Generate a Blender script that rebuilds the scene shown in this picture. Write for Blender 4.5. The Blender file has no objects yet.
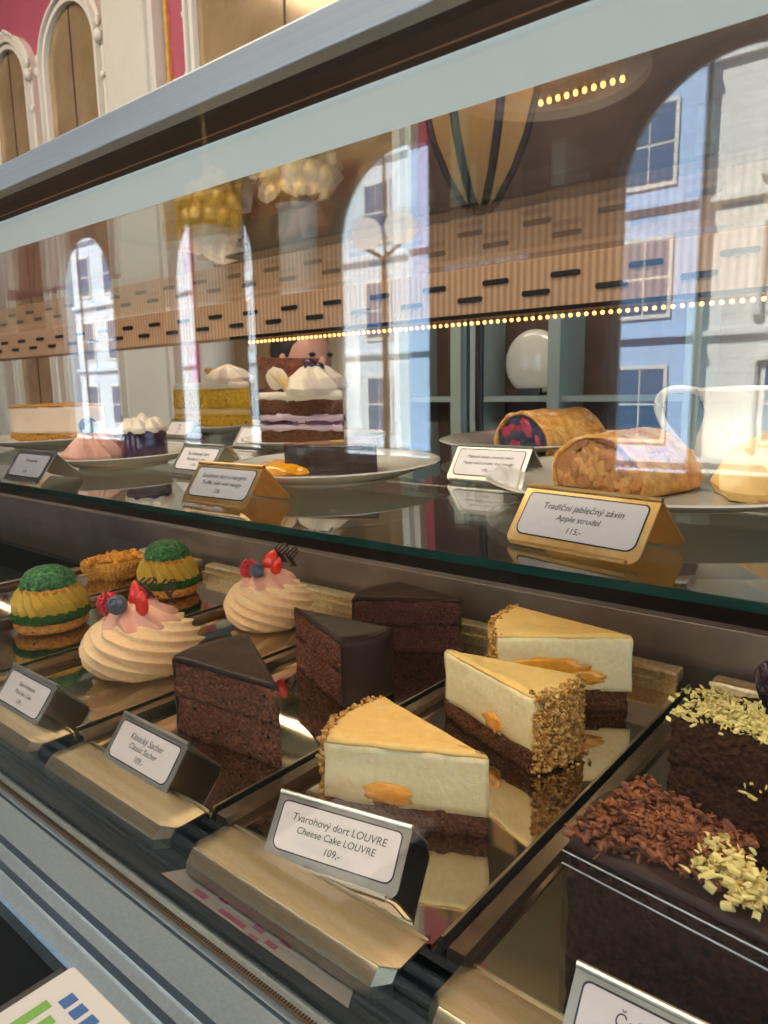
import bpy, bmesh, math, random
from mathutils import Vector, Matrix, noise
random.seed(7)
S = 0.27          # metres per layout unit
Z0 = 1.25         # camera height above the floor
COL = bpy.context.scene.collection
PI = math.pi
def W(x, y, z): return Vector((x*S, y*S, z*S+Z0))

# ------------------------------------------------------------------ objects
def link(o, parent=None):
    COL.objects.link(o)
    if parent: o.parent = parent
    return o
def obj(name, bm, m, parent=None, smooth=False, fix=True):
    """bmesh in layout units, local to its parent -> one mesh object"""
    if fix: bmesh.ops.recalc_face_normals(bm, faces=bm.faces[:])
    for v in bm.verts: v.co *= S
    me = bpy.data.meshes.new(name); bm.to_mesh(me); bm.free()
    ms = m if isinstance(m, (list, tuple)) else [m]
    for k in ms: me.materials.append(k)
    if smooth:
        for p in me.polygons: p.use_smooth = True
    return link(bpy.data.objects.new(name, me), parent)
def autosmooth(o, deg=35):
    me = o.data
    for p in me.polygons: p.use_smooth = True
    try: me.set_sharp_from_angle(angle=math.radians(deg))
    except Exception: pass
    return o
def tag(o, label=None, cat=None, group=None, kind=None):
    if label: o['label'] = label
    if cat: o['category'] = cat
    if group: o['group'] = group
    if kind: o['kind'] = kind
    return o
def thing(name, label, cat, loc=(0,0,0), rz=0, rx=0, group=None):
    o = bpy.data.objects.new(name, None); o.empty_display_size = .02
    COL.objects.link(o)
    o.location = W(*loc); o.rotation_euler = (rx, 0, rz)
    return tag(o, label, cat, group)
def at(o, x, y, z, rz=0, rx=0):
    o.location = W(x, y, z); o.rotation_euler = (rx, 0, rz); return o
def lat(o, x, y, z, rot=(0,0,0)):
    o.location = (x*S, y*S, z*S); o.rotation_euler = rot; return o
def dup(root):
    r = root.copy(); COL.objects.link(r)
    for ch in list(root.children):
        c = ch.copy(); COL.objects.link(c); c.parent = r
        for g in list(ch.children):
            d = g.copy(); COL.objects.link(d); d.parent = c
    return r

# ------------------------------------------------------------------ materials
def lin(c):
    return tuple(((x/12.92) if x <= .04045 else ((x+.055)/1.055)**2.4) for x in c[:3]) + (1,)
def rgb(h): return lin(tuple(int(h[i:i+2], 16)/255 for i in (0, 2, 4)))
class M:
    def __init__(s, name):
        s.m = bpy.data.materials.new(name); s.m.use_nodes = True
        s.t = s.m.node_tree; s.t.nodes.clear(); s.out = s.n('ShaderNodeOutputMaterial')
        s.tc = s.n('ShaderNodeTexCoord')
    def n(s, typ, **kw):
        x = s.t.nodes.new(typ)
        for k, v in kw.items(): setattr(x, k, v)
        return x
    def l(s, a, b): s.t.links.new(a, b)
    def noise(s, scale, detail=4, rough=.6, dist=0, vec=None):
        x = s.n('ShaderNodeTexNoise'); x.inputs['Scale'].default_value = scale
        x.inputs['Detail'].default_value = detail; x.inputs['Roughness'].default_value = rough
        x.inputs['Distortion'].default_value = dist
        s.l(vec or s.tc.outputs['Object'], x.inputs['Vector']); return x.outputs['Fac']
    def voro(s, scale, feature='F1', out='Distance', vec=None):
        x = s.n('ShaderNodeTexVoronoi', feature=feature); x.inputs['Scale'].default_value = scale
        s.l(vec or s.tc.outputs['Object'], x.inputs['Vector']); return x.outputs[out]
    def ramp(s, fac, stops):
        r = s.n('ShaderNodeValToRGB'); e = r.color_ramp.elements
        while len(e) < len(stops): e.new(.5)
        for k, (p, c) in zip(e, stops): k.position = p; k.color = c
        s.l(fac, r.inputs['Fac']); return r.outputs['Color']
    def math(s, op, a, b=None, clamp=False):
        x = s.n('ShaderNodeMath', operation=op, use_clamp=clamp)
        for i, v in enumerate((a, b)):
            if v is None: continue
            if isinstance(v, (int, float)): x.inputs[i].default_value = v
            else: s.l(v, x.inputs[i])
        return x.outputs[0]
    def mixc(s, fac, a, b, mode='MIX'):
        x = s.n('ShaderNodeMix', data_type='RGBA', blend_type=mode)
        for i, v in ((0, fac), (6, a), (7, b)):
            if isinstance(v, (int, float, tuple)): x.inputs[i].default_value = v
            else: s.l(v, x.inputs[i])
        return x.outputs[2]
    def bump(s, h, strength=.5, dist=.001):
        b = s.n('ShaderNodeBump'); b.inputs['Strength'].default_value = strength
        b.inputs['Distance'].default_value = dist; s.l(h, b.inputs['Height']); return b.outputs['Normal']
    def bsdf(s, color, rough=.5, metal=0, spec=.5, sss=0, normal=None, coat=0, sssr=(.004,.002,.001), **kw):
        b = s.n('ShaderNodeBsdfPrincipled')
        def put(k, v):
            if v is None: return
            if isinstance(v, (int, float, tuple)): b.inputs[k].default_value = v
            else: s.l(v, b.inputs[k])
        put('Base Color', color); put('Roughness', rough); put('Metallic', metal); put('Specular IOR Level', spec)
        if sss:
            put('Subsurface Weight', sss); b.inputs['Subsurface Radius'].default_value = sssr; b.inputs['Subsurface Scale'].default_value = 1
        put('Coat Weight', coat); put('Normal', normal)
        for k, v in kw.items(): put(k.replace('_', ' '), v)
        s.l(b.outputs[0], s.out.inputs[0]); return s.m
def plain(name, col, rough=.5, metal=0, spec=.5, nz=0, nscale=60, bump=0, **kw):
    k = M(name); c = col; nrm = None
    if nz:
        f = k.noise(nscale); d = tuple(x*(1-nz) for x in col[:3])+(1,); u = tuple(min(1, x*(1+nz)) for x in col[:3])+(1,)
        c = k.ramp(f, [(.3, d), (.7, u)])
    if bump: nrm = k.bump(k.noise(nscale*4), bump, .0008)
    return k.bsdf(c, rough, metal, spec, normal=nrm, **kw)
def emis(name, col, st):
    k = M(name); e = k.n('ShaderNodeEmission'); e.inputs[0].default_value = col; e.inputs[1].default_value = st
    k.l(e.outputs[0], k.out.inputs[0]); return k.m
def glass(name, tint=(.97,.99,.98,1), f0=.045, boost=1.0, rough=0):
    k = M(name)
    g = k.n('ShaderNodeNewGeometry'); d = k.n('ShaderNodeVectorMath', operation='DOT_PRODUCT')
    k.l(g.outputs['Incoming'], d.inputs[0]); k.l(g.outputs['Normal'], d.inputs[1])
    c = k.math('ABSOLUTE', d.outputs['Value']); c = k.math('SUBTRACT', 1.0, c, True); c = k.math('POWER', c, 5.0)
    c = k.math('MULTIPLY', c, (1-f0)*boost); c = k.math('ADD', c, f0, True)
    t = k.n('ShaderNodeBsdfTransparent'); t.inputs[0].default_value = tint
    gl = k.n('ShaderNodeBsdfGlossy'); gl.inputs['Roughness'].default_value = rough; gl.inputs[0].default_value = (1,1,1,1)
    mx = k.n('ShaderNodeMixShader'); k.l(c, mx.inputs[0]); k.l(t.outputs[0], mx.inputs[1]); k.l(gl.outputs[0], mx.inputs[2])
    k.l(mx.outputs[0], k.out.inputs[0]); return k.m

def crumb(name, dark, light, pore, scale=1.0, disp=1.0, pores=.25, rough=.85, layers=None):
    k = M(name)
    f = k.noise(420*scale, 6, .7); v = k.voro(330*scale); v2 = k.voro(120*scale)
    c = k.ramp(f, [(.38, dark), (.62, light)])
    p = k.math('LESS_THAN', v2, pores*.6); p2 = k.math('MULTIPLY', p, k.math('GREATER_THAN', k.noise(90*scale, 2), .42))
    c = k.mixc(p2, c, pore)
    h = k.math('ADD', k.math('MULTIPLY', f, .6), k.math('MULTIPLY', v, .7))
    h = k.math('SUBTRACT', h, k.math('MULTIPLY', p2, .8))
    return k.bsdf(c, rough, spec=.2, normal=k.bump(h, 1.0*disp, .004))
MAT = {}
def setup_materials():
    A = MAT
    A['glass'] = glass('clear_glass', (.97,.99,.985,1), .062)
    A['glass_top'] = glass('top_glass', (.97,.99,.985,1), .06)
    A['glass_shelf'] = glass('shelf_glass', (.93,.97,.95,1), .07, 1.0)
    k = M('glass_edge'); A['edge'] = k.bsdf(rgb('143f38'), .1, spec=.5)
    k = M('brushed_steel'); sc = k.n('ShaderNodeMapping'); sc.inputs['Scale'].default_value = (1.5, 300, 300); k.l(k.tc.outputs['Object'], sc.inputs[0])
    f = k.noise(4, 4, .6, vec=sc.outputs[0]); A['steel'] = k.bsdf(k.ramp(f, [(.3, (.52,.58,.61,1)), (.7, (.60,.66,.69,1))]), .42, .75, normal=k.bump(f, .05, .0003))
    k = M('rail_steel'); f = k.noise(500, 3); A['rail'] = k.bsdf(k.ramp(f, [(.3, (.19,.245,.295,1)), (.7, (.235,.29,.345,1))]), .32, .85, normal=k.bump(f, .08, .0003))
    k = M('tray_steel'); f = k.noise(9, 3); f2 = k.noise(700, 2)
    A['tray'] = k.bsdf(k.ramp(f, [(.35, (.46,.39,.30,1)), (.65, (.60,.52,.41,1))]), k.ramp(f, [(.3, (.02,.02,.02,1)), (.7, (.06,.06,.06,1))]), 1, normal=k.bump(f, .03, .003))
    k = M('tray_rim_steel'); sc = k.n('ShaderNodeMapping'); sc.inputs['Scale'].default_value = (60, 900, 300); k.l(k.tc.outputs['Object'], sc.inputs[0])
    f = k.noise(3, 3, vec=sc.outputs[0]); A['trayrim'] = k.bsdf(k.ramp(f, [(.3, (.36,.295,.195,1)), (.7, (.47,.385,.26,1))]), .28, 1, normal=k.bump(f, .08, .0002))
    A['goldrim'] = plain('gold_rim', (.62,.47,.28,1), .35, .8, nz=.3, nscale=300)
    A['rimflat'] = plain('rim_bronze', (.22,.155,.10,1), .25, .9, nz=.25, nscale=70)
    k = M('holder_steel'); f = k.noise(30, 3); A['holder'] = k.bsdf(k.ramp(f, [(.3, (.52,.48,.42,1)), (.7, (.64,.59,.51,1))]), .3, 1)
    k = M('gold_holder'); f = k.noise(60, 3); A['gold'] = k.bsdf(k.ramp(f, [(.3, rgb('e0a860')), (.7, rgb('f2c88a'))]), .3, .85)
    k = M('ledge_steel'); f = k.noise(14, 4); A['ledge'] = k.bsdf(k.ramp(f, [(.3, (.17,.13,.11,1)), (.7, (.25,.20,.17,1))]), .35, .6)
    A['black'] = plain('black_plastic', rgb('0a0b0d'), .5, spec=.25)
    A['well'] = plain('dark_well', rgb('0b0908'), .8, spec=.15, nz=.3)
    A['bronze'] = plain('bronze_seal', rgb('6d5230'), .4, .6)
    A['copper'] = plain('copper_strip', rgb('a97c5e'), .35, .7)
    A['housing'] = M('housing_added_glow').bsdf(rgb('cfdcdc'), .4, Emission_Color=rgb('d3e4e6'), Emission_Strength=.52)  # weak emission added in place of bounced light on the pale underside
    k = M('duct_panel'); sx = k.n('ShaderNodeSeparateXYZ'); k.l(k.tc.outputs['Object'], sx.inputs[0])
    w = k.math('SINE', k.math('MULTIPLY', sx.outputs[0], 2*PI/.0082)); w = k.math('MULTIPLY', k.math('ADD', w, 1), .5)
    A['duct'] = k.bsdf(k.ramp(w, [(0, rgb('b58663')), (1, rgb('d9ab86'))]), .45, normal=k.bump(w, .4, .001))
    A['slot'] = plain('slot_dark', rgb('07080a'), .6)
    A['card'] = plain('card_paper', rgb('f0dfdb'), .35, nz=.02, nscale=200)
    A['ink'] = plain('card_ink', rgb('2a2a32'), .6)
    A['porc'] = plain('porcelain', rgb('d6d0c4'), .12, spec=.6, coat=.4)
    # cakes
    A['sacher'] = crumb('sacher_crumb', rgb('53301f'), rgb('8f5540'), rgb('1d0e0a'), .9)
    A['sacher_dark'] = crumb('sacher_dark_crumb', rgb('4a2b28'), rgb('74453f'), rgb('180c0a'), 1.1, .8)
    A['glaze'] = plain('chocolate_glaze', rgb('301a13'), .4, spec=.25, nz=.2, nscale=20, coat=.0)
    A['base'] = crumb('cocoa_sponge', rgb('4d2d1c'), rgb('875437'), rgb('1a0c06'), 1.1)
    k = M('cheese_cream'); f = k.noise(260, 5); g = k.noise(30, 2)
    A['cheese'] = k.bsdf(k.mixc(k.ramp(f, [(.35, (0,0,0,1)), (.7, (1,1,1,1))]), rgb('f1d8a4'), rgb('f9e8c2')), .55, spec=.35, sss=.25, normal=k.bump(k.math('ADD', f, g), .5, .0015))
    k = M('cheese_top'); f = k.noise(180, 4); A['cheesetop'] = k.bsdf(k.ramp(f, [(.3, rgb('eebb6a')), (.7, rgb('f3cc84'))]), .4, spec=.4, sss=.2, normal=k.bump(f, .3, .001))
    A['apricot'] = plain('apricot', rgb('f2a233'), .22, nz=.15, nscale=90, coat=.5)
    k = M('chopped_nuts'); f = k.noise(260, 3); A['nuts'] = k.bsdf(k.ramp(f, [(.3, rgb('6b3f14')), (.48, rgb('b57c30')), (.66, rgb('e6bf74'))]), .5, normal=k.bump(f, .6, .001))
    k = M('piped_cream'); f = k.noise(200, 3); A['cream'] = k.bsdf(k.ramp(f, [(.3, rgb('f4c596')), (.7, rgb('fcdcb2'))]), .42, spec=.4, sss=.25, normal=k.bump(f, .15, .0008))
    A['pinkcream'] = plain('pink_cream', rgb('e8ab98'), .42, nz=.05, nscale=200, sss=.25)
    A['palecream'] = plain('pale_cream', rgb('f5ddc4'), .4, nz=.05, nscale=150, sss=.2)
    A['mustard'] = plain('pistachio_cream', rgb('c9a136'), .42, nz=.12, nscale=120, sss=.1)
    k = M('green_crust'); f = k.noise(220, 5, .7); A['green'] = k.bsdf(k.ramp(f, [(.38, rgb('163f22')), (.52, rgb('2f6e3c')), (.62, rgb('5b9a5e')), (.72, rgb('c9cf9a'))]), .65, normal=k.bump(f, 1, .002))
    A['greendark'] = crumb('green_crumble', rgb('1c3f1c'), rgb('3f6d2a'), rgb('10240f'), 1)
    A['choux'] = crumb('choux', rgb('b56a22'), rgb('e8a24b'), rgb('7a3c10'), .6, .6)
    A['rasp'] = plain('raspberry', rgb('c31f35'), .3, nz=.2, nscale=300, sss=.2, coat=.2)
    A['straw'] = plain('strawberry', rgb('d92a1e'), .25, nz=.15, nscale=200, coat=.4)
    A['strawin'] = plain('strawberry_flesh', rgb('f08a72'), .3, nz=.2, nscale=200)
    A['blue'] = plain('blueberry', rgb('4a5266'), .45, nz=.25, nscale=120)
    A['chocolate'] = plain('dark_chocolate', rgb('2e1812'), .3)
    k = M('pastry'); f = k.noise(120, 5, .65); f2 = k.noise(45, 4, .7)
    c = k.ramp(f, [(.3, rgb('a8641f')), (.5, rgb('d99a49')), (.72, rgb('efc27c'))])
    p = k.ramp(f2, [(.52, (0,0,0,1)), (.62, (1,1,1,1))]); gm = k.n('ShaderNodeNewGeometry'); sz = k.n('ShaderNodeSeparateXYZ'); k.l(gm.outputs['Normal'], sz.inputs[0])
    oz = k.n('ShaderNodeSeparateXYZ'); k.l(k.tc.outputs['Object'], oz.inputs[0])
    top = k.ramp(k.math('MULTIPLY', oz.outputs[2], 1/(.2*S)), [(.55, (0,0,0,1)), (.95, (1,1,1,1))])
    c = k.mixc(k.math('MULTIPLY', p, top), c, rgb('f6ece2'))
    A['pastry'] = k.bsdf(c, .55, normal=k.bump(k.math('ADD', f, f2), .7, .002))
    A['pastryin'] = plain('pastry_edge', rgb('e2b273'), .55, nz=.15, nscale=150, bump=.4)
    A['apple'] = plain('apple_filling', rgb('b0713a'), .35, nz=.3, nscale=90, bump=.5, coat=.3)
    A['applelite'] = plain('apple_chunk', rgb('c48a4c'), .4, nz=.3, nscale=90, coat=.3)
    A['raisin'] = plain('raisin', rgb('4a1d10'), .3, nz=.3)
    A['poppy'] = plain('poppy_filling', rgb('2a3550'), .5, nz=.5, nscale=400, bump=.7)
    A['cherry'] = plain('cherry_filling', rgb('a5304a'), .25, nz=.3, nscale=100, coat=.4)
    k = M('cocoa_top'); f = k.noise(60, 4); A['cocoatop'] = k.bsdf(k.ramp(f, [(.3, rgb('7a4626')), (.7, rgb('96592f'))]), .45, normal=k.bump(f, .2, .001))
    A['darkglaze'] = plain('dark_truffle', rgb('33201b'), .25, nz=.3, nscale=15, coat=.2)
    A['yellow'] = crumb('yellow_sponge', rgb('d69a1e'), rgb('f0bf45'), rgb('9a6410'), .6)
    A['purple'] = plain('berry_jam', rgb('5b1d4a'), .3, nz=.4, nscale=120, coat=.3)
    A['violetcream'] = plain('berry_cream', rgb('d3b3b8'), .45, nz=.12, nscale=70, bump=.3)
    A['beige'] = plain('beige_mousse', rgb('ecc9ac'), .5, nz=.05, nscale=80, bump=.3, sss=.15)
    A['biscuit'] = crumb('biscuit_base', rgb('b3702c'), rgb('e0a44e'), rgb('7b4315'), .8)
    A['mangosauce'] = plain('mango_sauce', rgb('f09a14'), .15, nz=.12, nscale=40, coat=.6)
    k = M('chocolate_shavings'); f = k.noise(150, 4); A['shaving'] = k.bsdf(k.ramp(f, [(.3, rgb('451f10')), (.5, rgb('7a3f1f')), (.75, rgb('a5622f'))]), .5, normal=k.bump(f, .7, .002))
    A['darkcake'] = crumb('dark_cake_crumb', rgb('2a140e'), rgb('54301f'), rgb('120806'), .7, 1.2)
    A['whitechoc'] = plain('white_chocolate', rgb('efd98f'), .4, nz=.12, nscale=150, sss=.1)
    A['acetate'] = glass('acetate', (.92,.92,.95,1), .012, .6)
    A['acedge'] = plain('acetate_edge', rgb('cfd3da'), .15, spec=.8)
    A['figskin'] = plain('purple_glossy', rgb('3b2340'), .15, nz=.4, nscale=60, coat=.5)
    # room
    A['pink'] = plain('pink_wall', rgb('b55669'), .7, nz=.05, nscale=6)
    A['plaster'] = plain('white_plaster', rgb('dcd5c8'), .6, nz=.03, nscale=9)
    A['ornament'] = plain('ornament_white', rgb('e6dfd2'), .5)
    k = M('mirror_painted_reflection'); f = k.noise(3, 4); f2 = k.noise(1.5, 6, .7)
    A['mirror'] = k.bsdf(k.ramp(k.math('ADD', k.math('MULTIPLY', f, .6), k.math('MULTIPLY', f2, .4)), [(.35, rgb('a58a68')), (.65, rgb('c9ac84'))]), .12, .35, spec=.6)  # tan reflection of the ceiling is painted into the mirror colour
    A['gilt'] = plain('gilding', rgb('e0b25e'), .4, .25, nz=.2, nscale=40)
    A['wood'] = plain('brown_wood', rgb('4a342a'), .45, nz=.25, nscale=6)
    A['darkwood'] = plain('dark_wood', rgb('1c1a1c'), .4, nz=.25, nscale=8)
    A['floor'] = plain('dark_carpet', rgb('10231e'), .9, nz=.5, nscale=120, bump=1)
    A['ceil'] = plain('ceiling_paint', rgb('8d7a63'), .8, nz=.03, nscale=3)
    A['curtain'] = plain('brown_curtain', rgb('5b463a'), .85, nz=.15, nscale=9)
    A['winframe'] = plain('window_paint', rgb('8d99a0'), .5)
    k = M('facade_white'); sx = k.n('ShaderNodeSeparateXYZ'); k.l(k.tc.outputs['Object'], sx.inputs[0])
    w = k.math('ABSOLUTE', k.math('SINE', k.math('MULTIPLY', sx.outputs[2], PI/.2)))
    A['facade1'] = k.bsdf(k.ramp(w, [(.0, rgb('a9adb2')), (.16, rgb('ebe8e2'))]), .8)
    A['facade2'] = plain('facade_painted_shade', rgb('8fa9cc'), .8, nz=.05, nscale=1)  # shade on this wall is put into its blue-grey colour
    A['facade3'] = plain('facade_pale', rgb('cfdcea'), .8, nz=.05, nscale=1)
    A['dkpane'] = plain('dark_pane', rgb('3d5878'), .15, spec=.8)
    A['asphalt'] = plain('street_stone', rgb('8a8a88'), .85, nz=.1, nscale=4)
    A['lampglass'] = None
    k = M('lamp_glass'); b = k.n('ShaderNodeBsdfTranslucent'); b.inputs[0].default_value = rgb('b09a80')
    e = k.n('ShaderNodeEmission'); e.inputs[0].default_value = rgb('f2c48a'); e.inputs[1].default_value = .22
    ad = k.n('ShaderNodeAddShader'); k.l(b.outputs[0], ad.inputs[0]); k.l(e.outputs[0], ad.inputs[1]); k.l(ad.outputs[0], k.out.inputs[0]); A['lampglass'] = k.m
    A['globe'] = emis('globe_light', rgb('f2f0ee'), 5)
    A['led'] = emis('led_bead', rgb('ffae5c'), 6)
    A['bulb'] = emis('warm_bulb', rgb('ffb860'), 6)
    A['paper'] = plain('white_paper', rgb('cfccc8'), .5); A['reflpaper'] = plain('reflection_sheet_tone', rgb('8f8078'), .6)
    A['magenta'] = plain('reflected_magenta', rgb('8c2450'), .5)
    A['pgreen'] = plain('print_green', rgb('5d8f35'), .5)
    A['pblue'] = plain('print_blue', rgb('1f4f86'), .5)
    A['pgrey'] = plain('reflected_grey', rgb('8b867f'), .5)
    A['custard'] = plain('custard_cream', rgb('ecc07c'), .4, nz=.06, nscale=100, sss=.2)
    A['skin'] = plain('skin', rgb('c98f78'), .5, sss=.1)
    A['shirt'] = plain('white_cotton', rgb('d9dde0'), .8)
    A['jacket'] = plain('dark_jacket', rgb('1b2230'), .8)
    A['hair'] = plain('dark_hair', rgb('17110f'), .6)
    A['chairpaint'] = plain('pale_chair_paint', rgb('8f998f'), .5)
    A['bottle'] = plain('red_label', rgb('9a2e22'), .3, nz=.2)
setup_materials()
A = MAT

# ------------------------------------------------------------------ mesh helpers
def box(bm, x0, x1, y0, y1, z0, z1, bev=0):
    r = bmesh.ops.create_cube(bm, size=1)
    for v in r['verts']:
        v.co = Vector(((x0+x1)/2+v.co.x*(x1-x0), (y0+y1)/2+v.co.y*(y1-y0), (z0+z1)/2+v.co.z*(z1-z0)))
    if bev:
        es = set(e for v in r['verts'] for e in v.link_edges)
        bmesh.ops.bevel(bm, geom=list(es), offset=bev, segments=2, affect='EDGES', profile=.6)
def B(*a, **k):
    bm = bmesh.new(); box(bm, *a, **k); return bm
def revolve(bm, prof, n=48, cx=0, cy=0, f=None):
    rings = []
    for i, (r, z) in enumerate(prof):
        ring = []
        for j in range(n):
            t = 2*PI*j/n; rr = f(t, z, r) if f else r
            ring.append(bm.verts.new((cx+rr*math.cos(t), cy+rr*math.sin(t), z)))
        rings.append(ring)
    for a, b in zip(rings, rings[1:]):
        for j in range(n): bm.faces.new((a[j], a[(j+1)%n], b[(j+1)%n], b[j]))
    bm.faces.new(rings[0][::-1]); bm.faces.new(rings[-1])
def tube(bm, pts, r, n=10, closed=False):
    pts = [Vector(p) for p in pts]; rings = []; up = Vector((0,0,1)); m = len(pts)
    rr = r if isinstance(r, (list, tuple)) else [r]*m
    for i, p in enumerate(pts):
        a = pts[(i-1) % m] if (closed or i > 0) else p; b = pts[(i+1) % m] if (closed or i < m-1) else p
        t = (b-a).normalized(); s = t.cross(up)
        if s.length < 1e-3: s = t.cross(Vector((1,0,0)))
        s.normalize(); u = s.cross(t)
        rings.append([bm.verts.new(p+rr[i]*(math.cos(2*PI*j/n)*s+math.sin(2*PI*j/n)*u)) for j in range(n)])
    prs = list(zip(rings, rings[1:])) + ([(rings[-1], rings[0])] if closed else [])
    for a, b in prs:
        for j in range(n): bm.faces.new((a[j], a[(j+1)%n], b[(j+1)%n], b[j]))
    if not closed: bm.faces.new(rings[0][::-1]); bm.faces.new(rings[-1])
def prism(bm, pts, O, U, V, N, t):
    """polygon pts (u,v) in the plane O,U,V, extruded t along N"""
    O, U, V, N = map(Vector, (O, U, V, N))
    a = [bm.verts.new(O+U*p[0]+V*p[1]) for p in pts]; b = [bm.verts.new(O+U*p[0]+V*p[1]+N*t) for p in pts]
    bm.faces.new(a); bm.faces.new(b[::-1]); n = len(pts)
    for i in range(n): bm.faces.new((a[i], a[(i+1)%n], b[(i+1)%n], b[i]))
def rrect(x0, x1, y0, y1, rs, n=5):
    out = []
    for (cx, cy, sx, sy, a0), r in zip(((x0,y0,1,1,PI), (x1,y0,-1,1,1.5*PI), (x1,y1,-1,-1,0), (x0,y1,1,-1,.5*PI)), rs):
        if r <= 0: out.append((cx, cy)); continue
        for i in range(n+1):
            a = a0+i*PI/2/n; out.append((cx+sx*r+r*math.cos(a), cy+sy*r+r*math.sin(a)))
    return out
def fbm(p, s, seed=0): return noise.fractal(Vector(p)*s+Vector((seed*7.3, seed*3.1, seed*1.7)), 1.0, 2.0, 4)
def resample(poly, step):
    out = []; n = len(poly)
    for i in range(n):
        a = Vector(poly[i]); b = Vector(poly[(i+1)%n]); m = max(1, int(round((b-a).length/step)))
        out += [a.lerp(b, j/m) for j in range(m)]
    return out
def slab(bm, poly, z0, z1, disp=.006, freq=14, seed=0, step=.014, bev=.008, nin=8, dtop=None, wav0=0, wav1=0, top_noise=None):
    """a layer of cake: dense prism with crumbly sides and a soft top edge"""
    pts = resample(poly, step); n = len(pts)
    c = sum(pts, Vector((0,0)))/n
    area = sum(pts[i].x*pts[(i+1)%n].y-pts[(i+1)%n].x*pts[i].y for i in range(n))
    sg = 1 if area > 0 else -1
    nr = [((pts[(i+1)%n]-pts[i-1]).normalized()) for i in range(n)]; nr = [Vector((t.y, -t.x))*sg for t in nr]
    nz = max(2, int((z1-z0)/step)); rings = []
    dtop = disp if dtop is None else dtop
    def zz(p, f):
        a = z0+wav0*fbm((p.x, p.y, 5), 9, seed); b = z1+wav1*fbm((p.x, p.y, 9), 9, seed); return a+(b-a)*f
    for k in range(nz+1):
        f = k/nz; ring = []
        for i, p in enumerate(pts):
            z = zz(p, f); inset = 0
            if z > z1-bev and bev > 0: q = (z-(z1-bev))/bev; inset = bev*(1-math.sqrt(max(0, 1-q*q)))
            d = disp*fbm((p.x, p.y, z), freq, seed)
            q2 = p+nr[i]*(d-inset); ring.append(bm.verts.new((q2.x, q2.y, z)))
        rings.append(ring)
    for k in range(1, nin):
        f = 1-k/nin; ring = []
        for i, p in enumerate(pts):
            q = c+(p-nr[i]*bev-c)*f; z = zz(p, 1)*f+zz(c, 1)*(1-f)+dtop*fbm((q.x, q.y, 3), freq, seed)
            ring.append(bm.verts.new((q.x, q.y, z)))
        rings.append(ring)
    for a, b in zip(rings, rings[1:]):
        for j in range(n): bm.faces.new((a[j], a[(j+1)%n], b[(j+1)%n], b[j]))
    cv = bm.verts.new((c.x, c.y, zz(c, 1)))
    for j in range(n): bm.faces.new((rings[-1][j], rings[-1][(j+1)%n], cv))
    bm.faces.new(rings[0][::-1])
def layer(name, parent, poly, z0, z1, m, smooth=True, **kw):
    bm = bmesh.new(); slab(bm, poly, z0, z1, **kw); return obj(name, bm, m, parent, smooth)
def wedge(tip, a, b, bulge=.12, n=10, cut=0.012):
    """tip and the two rim corners -> outline with a rounded rim"""
    tip, a, b = map(Vector, (tip, a, b)); mid = (a+b)/2; out = (mid-tip).normalized()
    L = (b-a).length; arc = []
    for i in range(n+1):
        t = i/n; arc.append(a.lerp(b, t)+out*(bulge*L*4*t*(1-t)))
    return [tuple(tip)]+[tuple(p) for p in arc], arc
def chip(bm, p, s, sq=(1,1,1), rnd=random, sub=1):
    r = bmesh.ops.create_icosphere(bm, subdivisions=sub, radius=1)
    R = Matrix.Rotation(rnd.uniform(0,6.28), 3, Vector((rnd.gauss(0,1), rnd.gauss(0,1), rnd.gauss(0,1))).normalized())
    for v in r['verts']:
        q = v.co*(1+rnd.uniform(-.25,.25)); v.co = Vector(p)+R@Vector((q.x*s*sq[0], q.y*s*sq[1], q.z*s*sq[2]))
def blob(bm, c, r, sub=3, sc=(1,1,1), dis=0, freq=10, seed=0, R=None):
    q = bmesh.ops.create_icosphere(bm, subdivisions=sub, radius=1)
    for v in q['verts']:
        d = 1+dis*fbm(v.co, freq, seed); w = Vector((v.co.x*sc[0], v.co.y*sc[1], v.co.z*sc[2]))*r*d
        if R: w = R@w
        v.co = Vector(c)+w
def ridge(x):   # rounded ridges with sharp valleys between, -1..1
    return 1-2*(1-abs(math.sin(x/2)))**1.0
def swirl(bm, prof, N, k, amp, nth=220, nz=70, seed=0, c=(0,0), lean=0):
    """piped cream: prof [(t,r,z)] with N star ridges twisting k rad per unit height"""
    def interp(t):
        for (t0,r0,z0),(t1,r1,z1) in zip(prof, prof[1:]):
            if t <= t1: f = (t-t0)/(t1-t0); f2 = f; return r0+(r1-r0)*f2, z0+(z1-z0)*f2
        return prof[-1][1:]
    rings = []; z00 = prof[0][2]
    for i in range(nz+1):
        t = i/nz; r, z = interp(t); ring = []
        for j in range(nth):
            th = 2*PI*j/nth; ph = N*th+k*(z-z00)+k*.35*(prof[0][1]-r)
            w = (1-abs(math.sin(ph/2)))**.9; rr = r*(1+amp*(w-.35))+.004*fbm((math.cos(th), math.sin(th), z*6), 2, seed)
            zz = z+amp*.25*r*(w-.35)
            ring.append(bm.verts.new((c[0]+rr*math.cos(th)+lean*(z-z00), c[1]+rr*math.sin(th), zz)))
        rings.append(ring)
    for a, b in zip(rings, rings[1:]):
        for j in range(nth): bm.faces.new((a[j], a[(j+1)%nth], b[(j+1)%nth], b[j]))
    bm.faces.new(rings[0][::-1]); bm.faces.new(rings[-1])

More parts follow.
